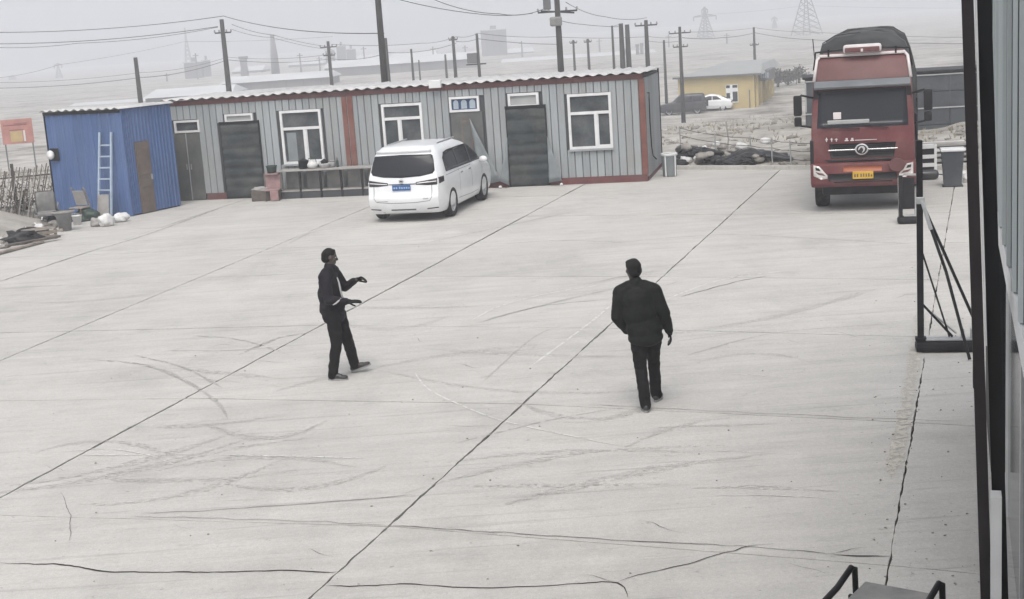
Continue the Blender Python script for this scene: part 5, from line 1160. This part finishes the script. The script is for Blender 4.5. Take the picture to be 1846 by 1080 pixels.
tg = thing('rubbish_sheet', 'dark crumpled plastic sheet at the end of the rubbish heap', 'sheet', (0, 0, 0)); g = G(1365, 292)
sm = MB(); n = 12
for j in range(n + 1):
    for i in range(n + 1):
        x = -1.1 + 2.2 * i / n; y = -.5 + 1.1 * j / n; sm.v.append((g.x + x, g.y + y + .2, terrain(g.x + x, g.y + y) + .08 + .38 * max(0, 1 - abs(x + .3) * .75) * (1 - abs(y) * .8) + .12 * noise.noise(Vector((x * 3, y * 4, 2)))))
for j in range(n):
    for i in range(n): sm.f.append((j * (n + 1) + i, j * (n + 1) + i + 1, (j + 1) * (n + 1) + i + 1, (j + 1) * (n + 1) + i))
sm.build('sheet', M['rubbish'], tg, True)
wf = thing('wire_fence', 'thin wire fence with slender posts behind the yard edge', 'fence', (0, 0, 0))
fp = [G(1235, 287), G(1300, 292), G(1365, 297), G(1405, 299), G(1440, 301), G(1480, 302), G(1560, 303)]
fp = [Vector((p.x, p.y + 1.0, terrain(p.x, p.y + 1.0))) for p in fp]
for p in fp: MB().tube([p - Vector((0, 0, .3)), p + Vector((rr.uniform(-.04, .04), 0, .78))], .022, 6).build('post', M['steel'], wf)
for h in (.22, .48, .72):
    for a, b in zip(fp, fp[1:]): MB().tube([a + Vector((0, 0, h)), (a + b) / 2 + Vector((0, 0, h - .03)), b + Vector((0, 0, h))], .009, 5).build('wire', M['steel_dark'], wf, True)
MB().tube([fp[1] + Vector((.3, -.4, .05)), fp[1] + Vector((.35, -.4, .6)), fp[1] + Vector((.3, -.4, 1.15))], .02, 6).build('leaning_stake', M['board'], wf)
# dry grass and clods on the field
gs = MB(); rg_ = random.Random(31)
for k in range(9000):
    u = rg_.random(); y = 39 + 75 * u ** 1.3; x = rg_.uniform(-30, 30) if y > 50 else rg_.choice((rg_.uniform(-26, -12.9), rg_.uniform(5.5, 24)))
    if y < back_edge(x) + .3 and x > -12.8: continue
    if noise.noise(Vector((x * .25, y * .18, 3))) < -.05: continue
    z = terrain(x, y); h = rg_.uniform(.06, .22)
    for q in range(3): a = rg_.uniform(0, 6.28); dx, dy = cos(a) * .02, sin(a) * .02; lx, ly = rg_.uniform(-.12, .12), rg_.uniform(-.12, .12); gs.add([(x - dx, y - dy, z - .02), (x + dx, y + dy, z - .02), (x + lx, y + ly, z + h)], [(0, 1, 2)])
tag(gs.build('dry_grass', M['straw']), 'short dry grass scattered over the field beyond the yard', 'grass', kind='stuff')
cl = MB()
for k in range(900):
    y = 41 + 55 * rg_.random() ** 1.5; x = rg_.choice((rg_.uniform(-26, -13), rg_.uniform(5.5, 24)))
    if y < back_edge(x) + .3: continue
    r = rg_.uniform(.05, .16); cl.blob((x, y, terrain(x, y)), (r * 1.3, r, r * .7), k, .5, 1)
tag(cl.build('clods', M['stone']), 'clods and stones strewn over the field beyond the yard', 'stones', kind='stuff')
# ------------------------------------------------------------------ yellow building and its cars
yb0 = GT(1361, 195); yb = thing('yellow_house', 'low yellow rendered house with a pale grey roof across the field', 'house', (yb0.x, yb0.y, yb0.z), rad(-16.5))
YW, YD, YH = 7.0, 20.0, 3.05
MB().box(-YW, 0, 0, YD, -.4, YH).build('wall', M['yellow'], yb)
rf = MB(); rf.add([(-YW - .4, -.4, YH + .0), (.7, -.4, YH), (.7, YD + .3, YH), (-YW - .4, YD + .3, YH), (-YW + 2.4, 5.5, YH + .75), (.2, 5.5, YH + .75), (.2, YD - 2, YH + .75), (-YW + 2.4, YD - 2, YH + .75)], [(3, 2, 1, 0), (4, 5, 6, 7), (0, 1, 5, 4), (1, 2, 6, 5), (2, 3, 7, 6), (3, 0, 4, 7)]); r_ = rf.build('roof', M['roof_far'], yb)
MB().box(-YW - .42, .72, -.43, -.405, YH - .02, YH + .14).build('eaves_board', M['far_dark'], r_)
wn = MB().box(-2.6, -1.5, -.05, .02, .6, 2.25).build('window', M['white'], yb)
for a, b, c, d in ((-2.56, -2.22, 1.95, 2.2), (-2.56, -2.22, .7, 1.5), (-1.98, -1.54, 1.95, 2.2), (-1.98, -1.54, .7, 1.6)): MB().box(a, b, -.06, -.051, c, d).build('pane', M['carglass'], wn)
MB().tube([(-.45, -.06, 0), (-.45, -.06, 1.7)], .05, 6).build('downpipe', M['far_dark'], yb)
for k in range(5):
    y0 = 1.2 + k * 3.6; f = MB().box(-.02, .05, y0, y0 + 1.6, .7, 2.4).build('window', M['white'], yb)
    for q in (0, 1): MB().box(.051, .06, y0 + .08 + q * .76, y0 + .76 + q * .76, .8, 2.3).build('pane', M['carglass'], f)
    MB().cbox(.06, .3, y0 - .75, y0 - .6, -.2, 2.9, .02).build('porch_post', M['yellow'], yb)
MB().cbox(.1, 1.1, 4.0, 9.5, 2.25, 3.25, .03).build('sign_board', M['far_dark'], yb)
for k in range(4): MB().box(.2 + k * .2, .35 + k * .2, 3.97, 3.995, 2.5, 3.0).build('sign_mark', M['palepane'], yb)
suv_w = [(.85, .78), (.85, -.78), (3.5, .78), (3.5, -.78)]
g = GT(1273, 204)
c, pj = far_car('suv', 'dark grey square-backed off-road car by the yellow house', 'car', g, rad(180 - 6), 4.4, 1.8, 1.78, [(.25, .1), (.5, .0), (1.0, .05), (1.7, .18), (1.78, .3)], [(.25, 4.2), (.6, 4.4), (.95, 4.3), (1.08, 3.3), (1.12, 3.1), (1.6, 2.55), (1.78, 2.3)], [(.25, .82), (.5, .9), (1.0, .9), (1.1, .87), (1.7, .72), (1.78, .6)], M['suv'], suv_w, .37,
                [[(.35, 1.12), (1.25, 1.12), (1.25, 1.58), (.42, 1.58)], [(1.32, 1.12), (2.1, 1.12), (2.1, 1.6), (1.32, 1.6)], [(2.16, 1.12), (2.85, 1.12), (2.5, 1.55), (2.16, 1.6)]], [(-.6, 1.15), (.6, 1.15), (.55, 1.6), (-.55, 1.6)])
c.scale = (.95, .95, 1.02)
mtx = Matrix.Translation((-.02, 0, .95)) @ Matrix.Rotation(-pi / 2, 4, 'Y'); MB().lathe([(.34, 0), (.34, .18), (.3, .2), (.001, .2)], 20, mtx).build('spare_wheel', M['tyre'], c)
sed_w = [(.9, .77), (.9, -.77), (3.6, .77), (3.6, -.77)]
g = GT(1321, 198)
c, pj = far_car('hatchback', 'white fastback car parked beside the yellow house', 'car', g, rad(180 - 14), 4.6, 1.82, 1.55, [(.25, .15), (.5, .0), (.95, .05), (1.05, .35), (1.4, 1.15), (1.52, 1.6), (1.55, 1.8)], [(.25, 4.4), (.6, 4.6), (.85, 4.4), (1.0, 3.6), (1.1, 3.3), (1.45, 2.6), (1.55, 2.3)], [(.25, .82), (.5, .91), (.95, .91), (1.05, .87), (1.45, .68), (1.55, .55)], M['van'], sed_w, .33,
                [[(1.0, 1.08), (1.9, 1.06), (1.9, 1.42), (1.5, 1.40)], [(1.96, 1.06), (3.1, 1.04), (2.7, 1.32), (2.3, 1.42), (1.96, 1.43)]], [(-.55, 1.1), (.55, 1.1), (.45, 1.38), (-.45, 1.38)])
c.scale = (.92, .92, .97)
pj.piece('tail_light_bar', M['tail'], c, [(-.8, .93), (.8, .93), (.8, .85), (-.8, .85)], 'B', .012, .01)

# ------------------------------------------------------------------ red hoarding on the left
g = AT(62, 258, 96); sg = thing('hoarding', 'faded red hoarding with a pale picture panel across the field', 'hoarding', (g.x, g.y, g.z - .3), rad(18))
MB().cbox(-2.05, .02, 0, .06, .35, 2.05, .01).build('board', M['signred'], sg)
for z0, z1, x0, x1 in ((1.62, 1.68, -1.9, -.35), (1.72, 1.76, -1.2, -.3), (1.28, 1.33, -1.55, -.6)): MB().box(x0, x1, -.012, -.001, z0, z1).build('printed_line', M['signdark'], sg)
MB().box(-1.5, -.72, -.012, -.001, .5, 1.22).build('picture_panel', M['signyel'], sg); MB().box(-.64, -.52, -.012, -.001, .5, 1.25).build('pale_mark', M['sack'], sg)
for x in (-1.9, -.1): MB().bar((x, .1, -1.5), (x, .1, 2.05), .1).build('post', M['far_dark'], sg)

# ------------------------------------------------------------------ poles and wires
def pole(px, pyb, pyt, D, r, label, arms=(), group='slim utility poles beyond the sheds', name='utility_pole', material='conc_pole', extra=None):
    b = AT(px, pyb, D); z0 = terrain(b.x, b.y); tp_ = AT(px, pyt, D).z
    t = thing(name, label, 'pole', (b.x, b.y, z0), 0, group)
    H_ = tp_ - z0; MB().tube([(0, 0, -.6), (0, 0, H_ * .5), (0, 0, H_)], [r * 1.25, r, r * .75], 10).build('shaft', M[material], t, True)
    for dz, w_, ang in arms:
        ar = MB(); ar.bar((-w_ * cos(ang), -w_ * sin(ang), H_ - dz), (w_ * cos(ang), w_ * sin(ang), H_ - dz), .09, .09); a_ = ar.build('crossarm', M['steel_dark'], t)
        for s in (-1, -.45, .45, 1): MB().lathe([(.05, 0), (.07, .05), (.045, .09), (.06, .13), (.02, .18)], 8, Matrix.Translation((w_ * s * cos(ang), w_ * s * sin(ang), H_ - dz + .04))).build('insulator', M['board'], a_)
    if extra: extra(t, H_)
    return t, b, tp_
PL = 'slim concrete utility pole showing above the shed roof'
def transformer(t, H_):
    MB().cbox(-.9, -.1, -.3, .3, H_ - 2.3, H_ - 1.5, .06).build('transformer', M['far_dark'], t); MB().bar((-1.0, 0, H_ - 2.4), (.6, 0, H_ - 2.4), .1).build('platform', M['steel_dark'], t)
def dropbox(t, H_):
    MB().cbox(-.75, -.35, -.2, .2, 6.8, 7.5, .05).build('fuse_box', M['far_dark'], t); MB().bar((-.9, 0, 6.75), (.9, 0, 6.55), .09).build('crossarm', M['steel_dark'], t); MB().cbox(-.45, .2, -.3, .1, 5.9, 6.4, .08).build('transformer', M['plastic_g'], t)
pole(253, 180, 103, 92, .17, 'short dark pole standing behind the blue shed', group=None)
pole(413, 165, 34, 95, .19, 'tall pole carrying twin wires behind the blue and grey shed junction', ((.9, .55, .3),), group=None)
pole(598, 150, 74, 120, .17, 'pole with small cross arms behind the red striped wall panel', ((.5, .7, .2), (1.2, .5, .2)), group=None)
pole(693, 140, -170, 62, .145, 'thick tall dark pole behind the middle of the grey shed', ((.6, .9, .2),), group=None)
pole(701, 140, 68, 100, .13, 'slim pole close beside the thick tall pole', group=None)
for px, py, pt, D, r in ((745, 138, 88, 140, .14), (757, 135, 108, 170, .12), (805, 132, 98, 150, .15), (821, 130, 65, 115, .16), (1036, 120, 72, 140, .14), (1062, 120, 70, 135, .15), (1201, 170, 72, 125, .13)): pole(px, py, pt, D, r, PL, ((.3, .35, .1),) if px in (1062, 1036, 821) else ())
pole(864, 128, 60, 110, .14, 'pole with a hanging transformer before the pale tower block', (), None, extra=transformer)
pole(1011, 122, -90, 75, .17, 'tall dark pole with cross arms and a fuse box', ((3.2, 1.1, .25),), None, extra=dropbox)
pole(1107, 120, 46, 118, .12, 'thin pole linked to the twin poles', (), None)
for px in (1123, 1134): pole(px, 120, 42 if px < 1130 else 44, 100, .21, 'one of two thick poles standing close together', (), 'twin thick poles')
pole(1168, 118, 36, 95, .17, 'straight pole behind the end of the grey shed', ((.35, .8, .3),), None)
pole(1229, 140, 48, 112, .15, 'pole with two cross arms beside the yellow house', ((.5, .9, .2), (1.6, .6, .2)), None)
pole(1361, 118, 49, 150, .15, 'pole rising behind the yellow house roof', ((1.9, .5, .3),), None)
def wire(label, pts, sag, r=.02, group='overhead wires beyond the sheds'):
    mb = MB(); P = [AT(*p) for p in pts]; path = []
    for a, b in zip(P, P[1:]):
        for k in range(13): t = k / 12; path.append(a + (b - a) * t - Vector((0, 0, sag * 4 * t * (1 - t))))
    path = [p for i, p in enumerate(path) if i == 0 or (p - path[i - 1]).length > 1e-3]
    tag(mb.tube(path, r, 5).build('overhead_wire', M['wire'], None, True), label, 'wire', group)
WL = 'thin overhead wire strung between the utility poles'
for pts, sag, r in (([(-60, 58, 95), (403, 29, 95), (692, 60, 62)], .35, .022), ([(-60, 79, 95), (393, 48, 95)], .35, .022), ([(-60, 83, 95), (140, 78, 95), (393, 49, 95)], .2, .016),
                    ([(418, 44, 95), (492, 63, 100), (600, 85, 120)], .12, .016), ([(418, 53, 95), (492, 68, 100), (600, 90, 120)], .12, .014),
                    ([(-60, 159, 110), (253, 140, 108), (410, 108, 105), (597, 106, 120), (700, 95, 100), (822, 78, 115)], .25, .018), ([(-60, 149, 130), (253, 131, 130), (410, 103, 130), (600, 97, 130)], .3, .014),
                    ([(700, -6, 70), (860, 25, 72), (960, 24, 75)], .1, .018), ([(770, -6, 70), (900, 25, 73), (985, 14, 75)], .2, .018), ([(598, 80, 120), (760, 78, 120), (822, 66, 115), (862, 60, 110), (1005, 66, 110)], .15, .016), ([(822, 75, 115), (862, 70, 110), (1008, 80, 110)], .1, .02),
                    ([(1020, 4, 75), (1090, 30, 85), (1166, 32, 95)], .15, .016), ([(1003, 35, 75), (1050, 44, 90), (1122, 48, 100)], .05, .018), ([(1010, 67, 110), (1170, 66, 110), (1226, 66, 112)], .1, .014), ([(1168, 74, 110), (1226, 74, 112)], .1, .014), ([(1106, 47, 118), (1123, 43, 100)], 0, .02),
                    ([(1230, 68, 112), (1300, 68, 130), (1361, 59, 150), (1450, 71, 140), (1760, 79, 130)], .1, .024), ([(1230, 58, 112), (1361, 50, 150), (1450, 57, 150), (1760, 68, 140)], .12, .016), ([(1270, 26, 500), (1452, 10, 470), (1800, 14, 430)], .4, .03), ([(0, 140, 250), (105, 117, 250), (333, 75, 300), (600, 66, 300)], .3, .03)):
    wire(WL, pts, sag, r)

# ------------------------------------------------------------------ works and halls in the haze
def base_z(x, y): return terrain(x, y)
def hall(label, px0, px1, ptop0, D0, dep, eave=None, marks=0, roof_h=1.2, cat='hall', name='factory_hall', ridge=True):
    D = D0 * 1.5; a = AT(px0, ptop0, D); b = AT(px1, ptop0 - (px1 - px0) * .0675, D); z0 = -4.3; top = a.z
    t = thing(name, label, cat, (a.x, D, z0), 0); wd_ = b.x - a.x; H_ = top - z0
    MB().box(0, wd_, 0, dep, 0, H_).build('wall', M['far_wall'], t)
    if ridge: MB().add([(-.5, -.5, H_ + .02), (wd_ + .5, -.5, H_ + .02), (wd_ + .5, dep + .5, H_ + .02), (-.5, dep + .5, H_ + .02), (.2, dep / 2, H_ + roof_h), (wd_ - .2, dep / 2, H_ + roof_h)], [(3, 2, 1, 0), (0, 1, 5, 4), (2, 3, 4, 5), (1, 2, 5), (3, 0, 4)]).build('roof', M['far_roof'], t)
    else: MB().box(-.2, wd_ + .2, -.2, dep + .2, H_ + .01, H_ + .3).build('roof', M['far_roof'], t)
    for k in range(marks): x = wd_ * (k + .6) / (marks + .2); MB().box(x, x + .35, -.12, -.01, H_ * .25, H_ * .85).build('window', M['far_dark'], t)
    return t, wd_, H_
hall('long low white hall behind the blue shed roof', 262, 414, 178, 150, 14, marks=6)
hall('wide pale hall behind the grey shed\'s first window', 400, 596, 152, 190, 16, marks=6)
hall('pale hall behind the thick tall pole', 585, 860, 124, 230, 18, marks=3, roof_h=1.6)
hall('grey low shed left of the yellow house', 1150, 1233, 163, 165, 12, marks=2, roof_h=1)
hall('small far white house right of the yellow house', 1396, 1450, 160, 175, 8, marks=3, roof_h=.9, cat='house', name='far_house')
hall('long faint hall on the far left of the field', -40, 92, 214, 190, 12, marks=7, roof_h=1.0)
hall('long pale works roof behind the tall fuse box pole', 905, 1185, 116, 250, 16, marks=5)
hall('low dark shed beyond the long white hall', 120, 262, 196, 170, 10, marks=4, roof_h=.8)
hall('faint hall far behind the truck', 1440, 1740, 112, 380, 20, marks=4)
for k, (a_, b_, pt_, D_) in enumerate(((40, 150, 204, 330), (180, 255, 178, 340), (272, 322, 158, 300), (418, 472, 130, 320), (520, 580, 118, 360), (640, 690, 108, 340), (704, 785, 104, 330), (915, 962, 96, 340), (1040, 1092, 98, 330), (1192, 1226, 96, 300), (1290, 1345, 88, 340), (1370, 1430, 92, 320))):
    t_, w_, H_ = hall('low faint works building on the hazy skyline', a_, b_, pt_, D_, 18, marks=4, roof_h=1.5, name='skyline_building', cat='building'); t_['group'] = 'faint low buildings along the skyline'
def block(label, px0, px1, pt, D, name='silo_block', cat='tower', caps=1, ladder=False):
    t, w_, H_ = hall(label, px0, px1, pt, D, (AT(px1, pt, D).x - AT(px0, pt, D).x), ridge=False, name=name, cat=cat)
    for k in range(caps): x = w_ * (k + .5) / caps; MB().cbox(x - w_ * .12, x + w_ * .12, w_ * .3, w_ * .6, H_ + .3, H_ + 1.6, .1).build('roof_hut', M['far_wall'], t)
    for k in range(3): MB().box(w_ * (.2 + .25 * k), w_ * (.2 + .25 * k) + w_ * .05, -.15, -.01, H_ * .2, H_ * .9).build('rib', M['far_dark'], t)
    return t
block('broad faint block beside the thin lattice mast', 331, 361, 114, 300, caps=1); block('narrow faint block next to the broad one', 363, 377, 110, 310)
block('first of three faint blocks with roof huts behind the halls', 586, 602, 92, 330); block('second taller faint block with a roof hut', 606, 622, 84, 340); block('third faint block with a roof hut', 624, 640, 90, 335)
tb_ = block('tall pale tower block looming in the haze', 866, 912, 56, 330, name='tower_block')
block('faint works building behind the twin poles', 1098, 1166, 104, 420, caps=3, name='works_building', cat='building')
def stack(label, px, pyb, pyt, D, r0, r1):
    D *= 1.4; b = AT(px, pyb, D); t = thing('chimney', label, 'chimney', (b.x, b.y, -4.3)); H_ = AT(px, pyt, D).z + 4.3
    MB().tube([(0, 0, 0), (0, 0, H_ * .55), (0, 0, H_)], [r0, r0 * .8, r1], 14).build('shaft', M['far_wall'], t, True); MB().lathe([(r1 * 1.02, H_ - .8), (r1 * 1.2, H_ - .6), (r1 * 1.2, H_ + .1), (r1, H_ + .1)], 14).build('cap', M['far_dark'], t)
stack('squat chimney between the tall pole and the tapering chimney', 441, 130, 102, 300, 1.3, 1.2); stack('tapering chimney rising behind the pale hall', 497, 130, 63, 260, 1.2, .45)
for k, (x, pt_) in enumerate(((300, 132), (352, 96), (540, 96), (575, 102), (655, 84), (780, 84), (838, 82), (940, 74), (1080, 70), (1205, 62), (1310, 60))):
    b_ = AT(x, pt_, 430); t_ = thing('mast', 'thin faint mast standing on the hazy skyline', 'mast', (b_.x, b_.y, -4.3), 0, 'thin masts along the skyline'); MB().tube([(0, 0, 0), (0, 0, b_.z + 4.3)], [.32, .2], 6).build('shaft', M['far_dark'], t_); MB().bar((-.9, 0, b_.z + 3.6), (.9, 0, b_.z + 3.6), .2).build('crossarm', M['far_dark'], t_)
for k, x in enumerate((1126, 1150, 1158)): stack(('thin process pipe beside the twin poles', 'process column behind the twin poles', 'second process column behind the twin poles')[k], x, 110, (90, 80, 78)[k], 260, .5, .4)
def pylon(label, px, pyt, D, wb, arms, wt=.6):
    D *= 1.35; wb *= 1.25; b = AT(px, pyt, D); z0 = -4.3; H_ = b.z - z0; t = thing('pylon', label, 'pylon', (b.x, b.y, z0), rad(20)); R_ = .0004 * D
    for sx in (-1, 1):
        for sy in (-1, 1): MB().tube([(sx * wb, sy * wb, 0), (sx * wt, sy * wt, H_ * .75), (sx * wt * .3, sy * wt * .3, H_)], R_, 4).build('leg', M['far_dark'], t)
    br = MB(); n = 9
    for k in range(n):
        t0, t1 = k / n * .9, (k + 1) / n * .9; w0 = wb + (wt - wb) * min(1, t0 / .75); w1_ = wb + (wt - wb) * min(1, t1 / .75)
        for s in (-1, 1): br.tube([(-w0, s * w0, t0 * H_), (w1_, s * w1_, t1 * H_)], R_ * .6, 3); br.tube([(w0, s * w0, t0 * H_), (-w1_, s * w1_, t1 * H_)], R_ * .6, 3); br.tube([(s * w0, -w0, t0 * H_), (s * w1_, w1_, t1 * H_)], R_ * .6, 3)
    br.build('bracing', M['far_dark'], t)
    for dz, w_ in arms:
        a = MB(); a.tube([(-w_, 0, H_ - dz), (0, 0, H_ - dz + .9), (w_, 0, H_ - dz)], R_ * .9, 4); a.tube([(-w_, 0, H_ - dz), (w_, 0, H_ - dz)], R_ * .9, 4); ao = a.build('crossarm', M['far_dark'], t)
        for s in (-1, 1): MB().tube([(s * w_, 0, H_ - dz), (s * w_, 0, H_ - dz - 1.6)], R_ * 1.1, 4).build('insulator', M['far_dark'], ao)
pylon('lattice pylon with outstretched arms above the yellow house', 1270, 12, 420, 2.2, ((1.2, 1.3), (3.9, 5.2)), .5)
pylon('tall lattice pylon to the left of the lorry', 1452, -40, 360, 3.2, ((2, 3.5), (5, 4.5)), .7)
pylon('thin lattice mast on the faint broad block', 333, 50, 540, 1.5, (), .25)
pylon('tiny faint pylon above the blue shed', 104, 116, 520, 1.3, ((.4, 1.8),), .4); pylon('very faint far pylon at the edge of the hills', 22, 138, 560, 1.2, ((.4, 1.6),), .4)
pylon('small faint pylon between the two lattice pylons', 1396, 32, 560, .9, ((.4, 1.6),), .3)
# low trees by the far houses
def far_tree(label, px, py, D, h, seed):
    g = AT(px, py, D); rr = random.Random(seed); t = thing('tree', label, 'tree', (g.x, D, -4.2)); MB().tube([(0, 0, -.3), (.1, 0, h * .4), (0, .1, h * .75)], [.18, .13, .05], 8).build('trunk', M['darkwood'], t, True)
    lv = MB()
    for k in range(26):
        c = Vector((rr.gauss(0, h * .24), rr.gauss(0, h * .24), h * (.45 + rr.random() * .5)))
        for q in range(26):
            p = c + Vector((rr.gauss(0, .28), rr.gauss(0, .28), rr.gauss(0, .2))); u = Vector((rr.gauss(0, 1), rr.gauss(0, 1), rr.gauss(0, 1))).normalized() * .16; v = u.cross(Vector((rr.gauss(0, 1), rr.gauss(0, 1), 1))).normalized() * .09; lv.add([p - u, p + v, p + u, p - v], [(0, 1, 2, 3)])
    lv.build('crown', M['leaf'], t)
for k, (x, h, lb) in enumerate(((1402, 2.2, 'bushy low tree at the yellow house corner'), (1420, 1.7, 'small dark tree before the far white house'), (1440, 2.0, 'dark tree beside the lorry\'s mirror'))): far_tree(lb, x, 168, 158 + 3 * k, h, k)

# ------------------------------------------------------------------ haze
hz = MB().box(-1420, 1420, -1480, 1480, -7.5, 62).build('haze', None); hz['kind'] = 'stuff'
vm = bpy.data.materials.new('haze_air'); vm.use_nodes = True; t = vm.node_tree; t.nodes.clear()
o = t.nodes.new('ShaderNodeOutputMaterial'); pv = t.nodes.new('ShaderNodeVolumePrincipled'); pv.inputs['Color'].default_value = (.93, .952, 1.0, 1); pv.inputs['Density'].default_value = HAZE_DENSITY; pv.inputs['Anisotropy'].default_value = .2
t.links.new(pv.outputs[0], o.inputs['Volume']); hz.data.materials.clear(); hz.data.materials.append(vm)
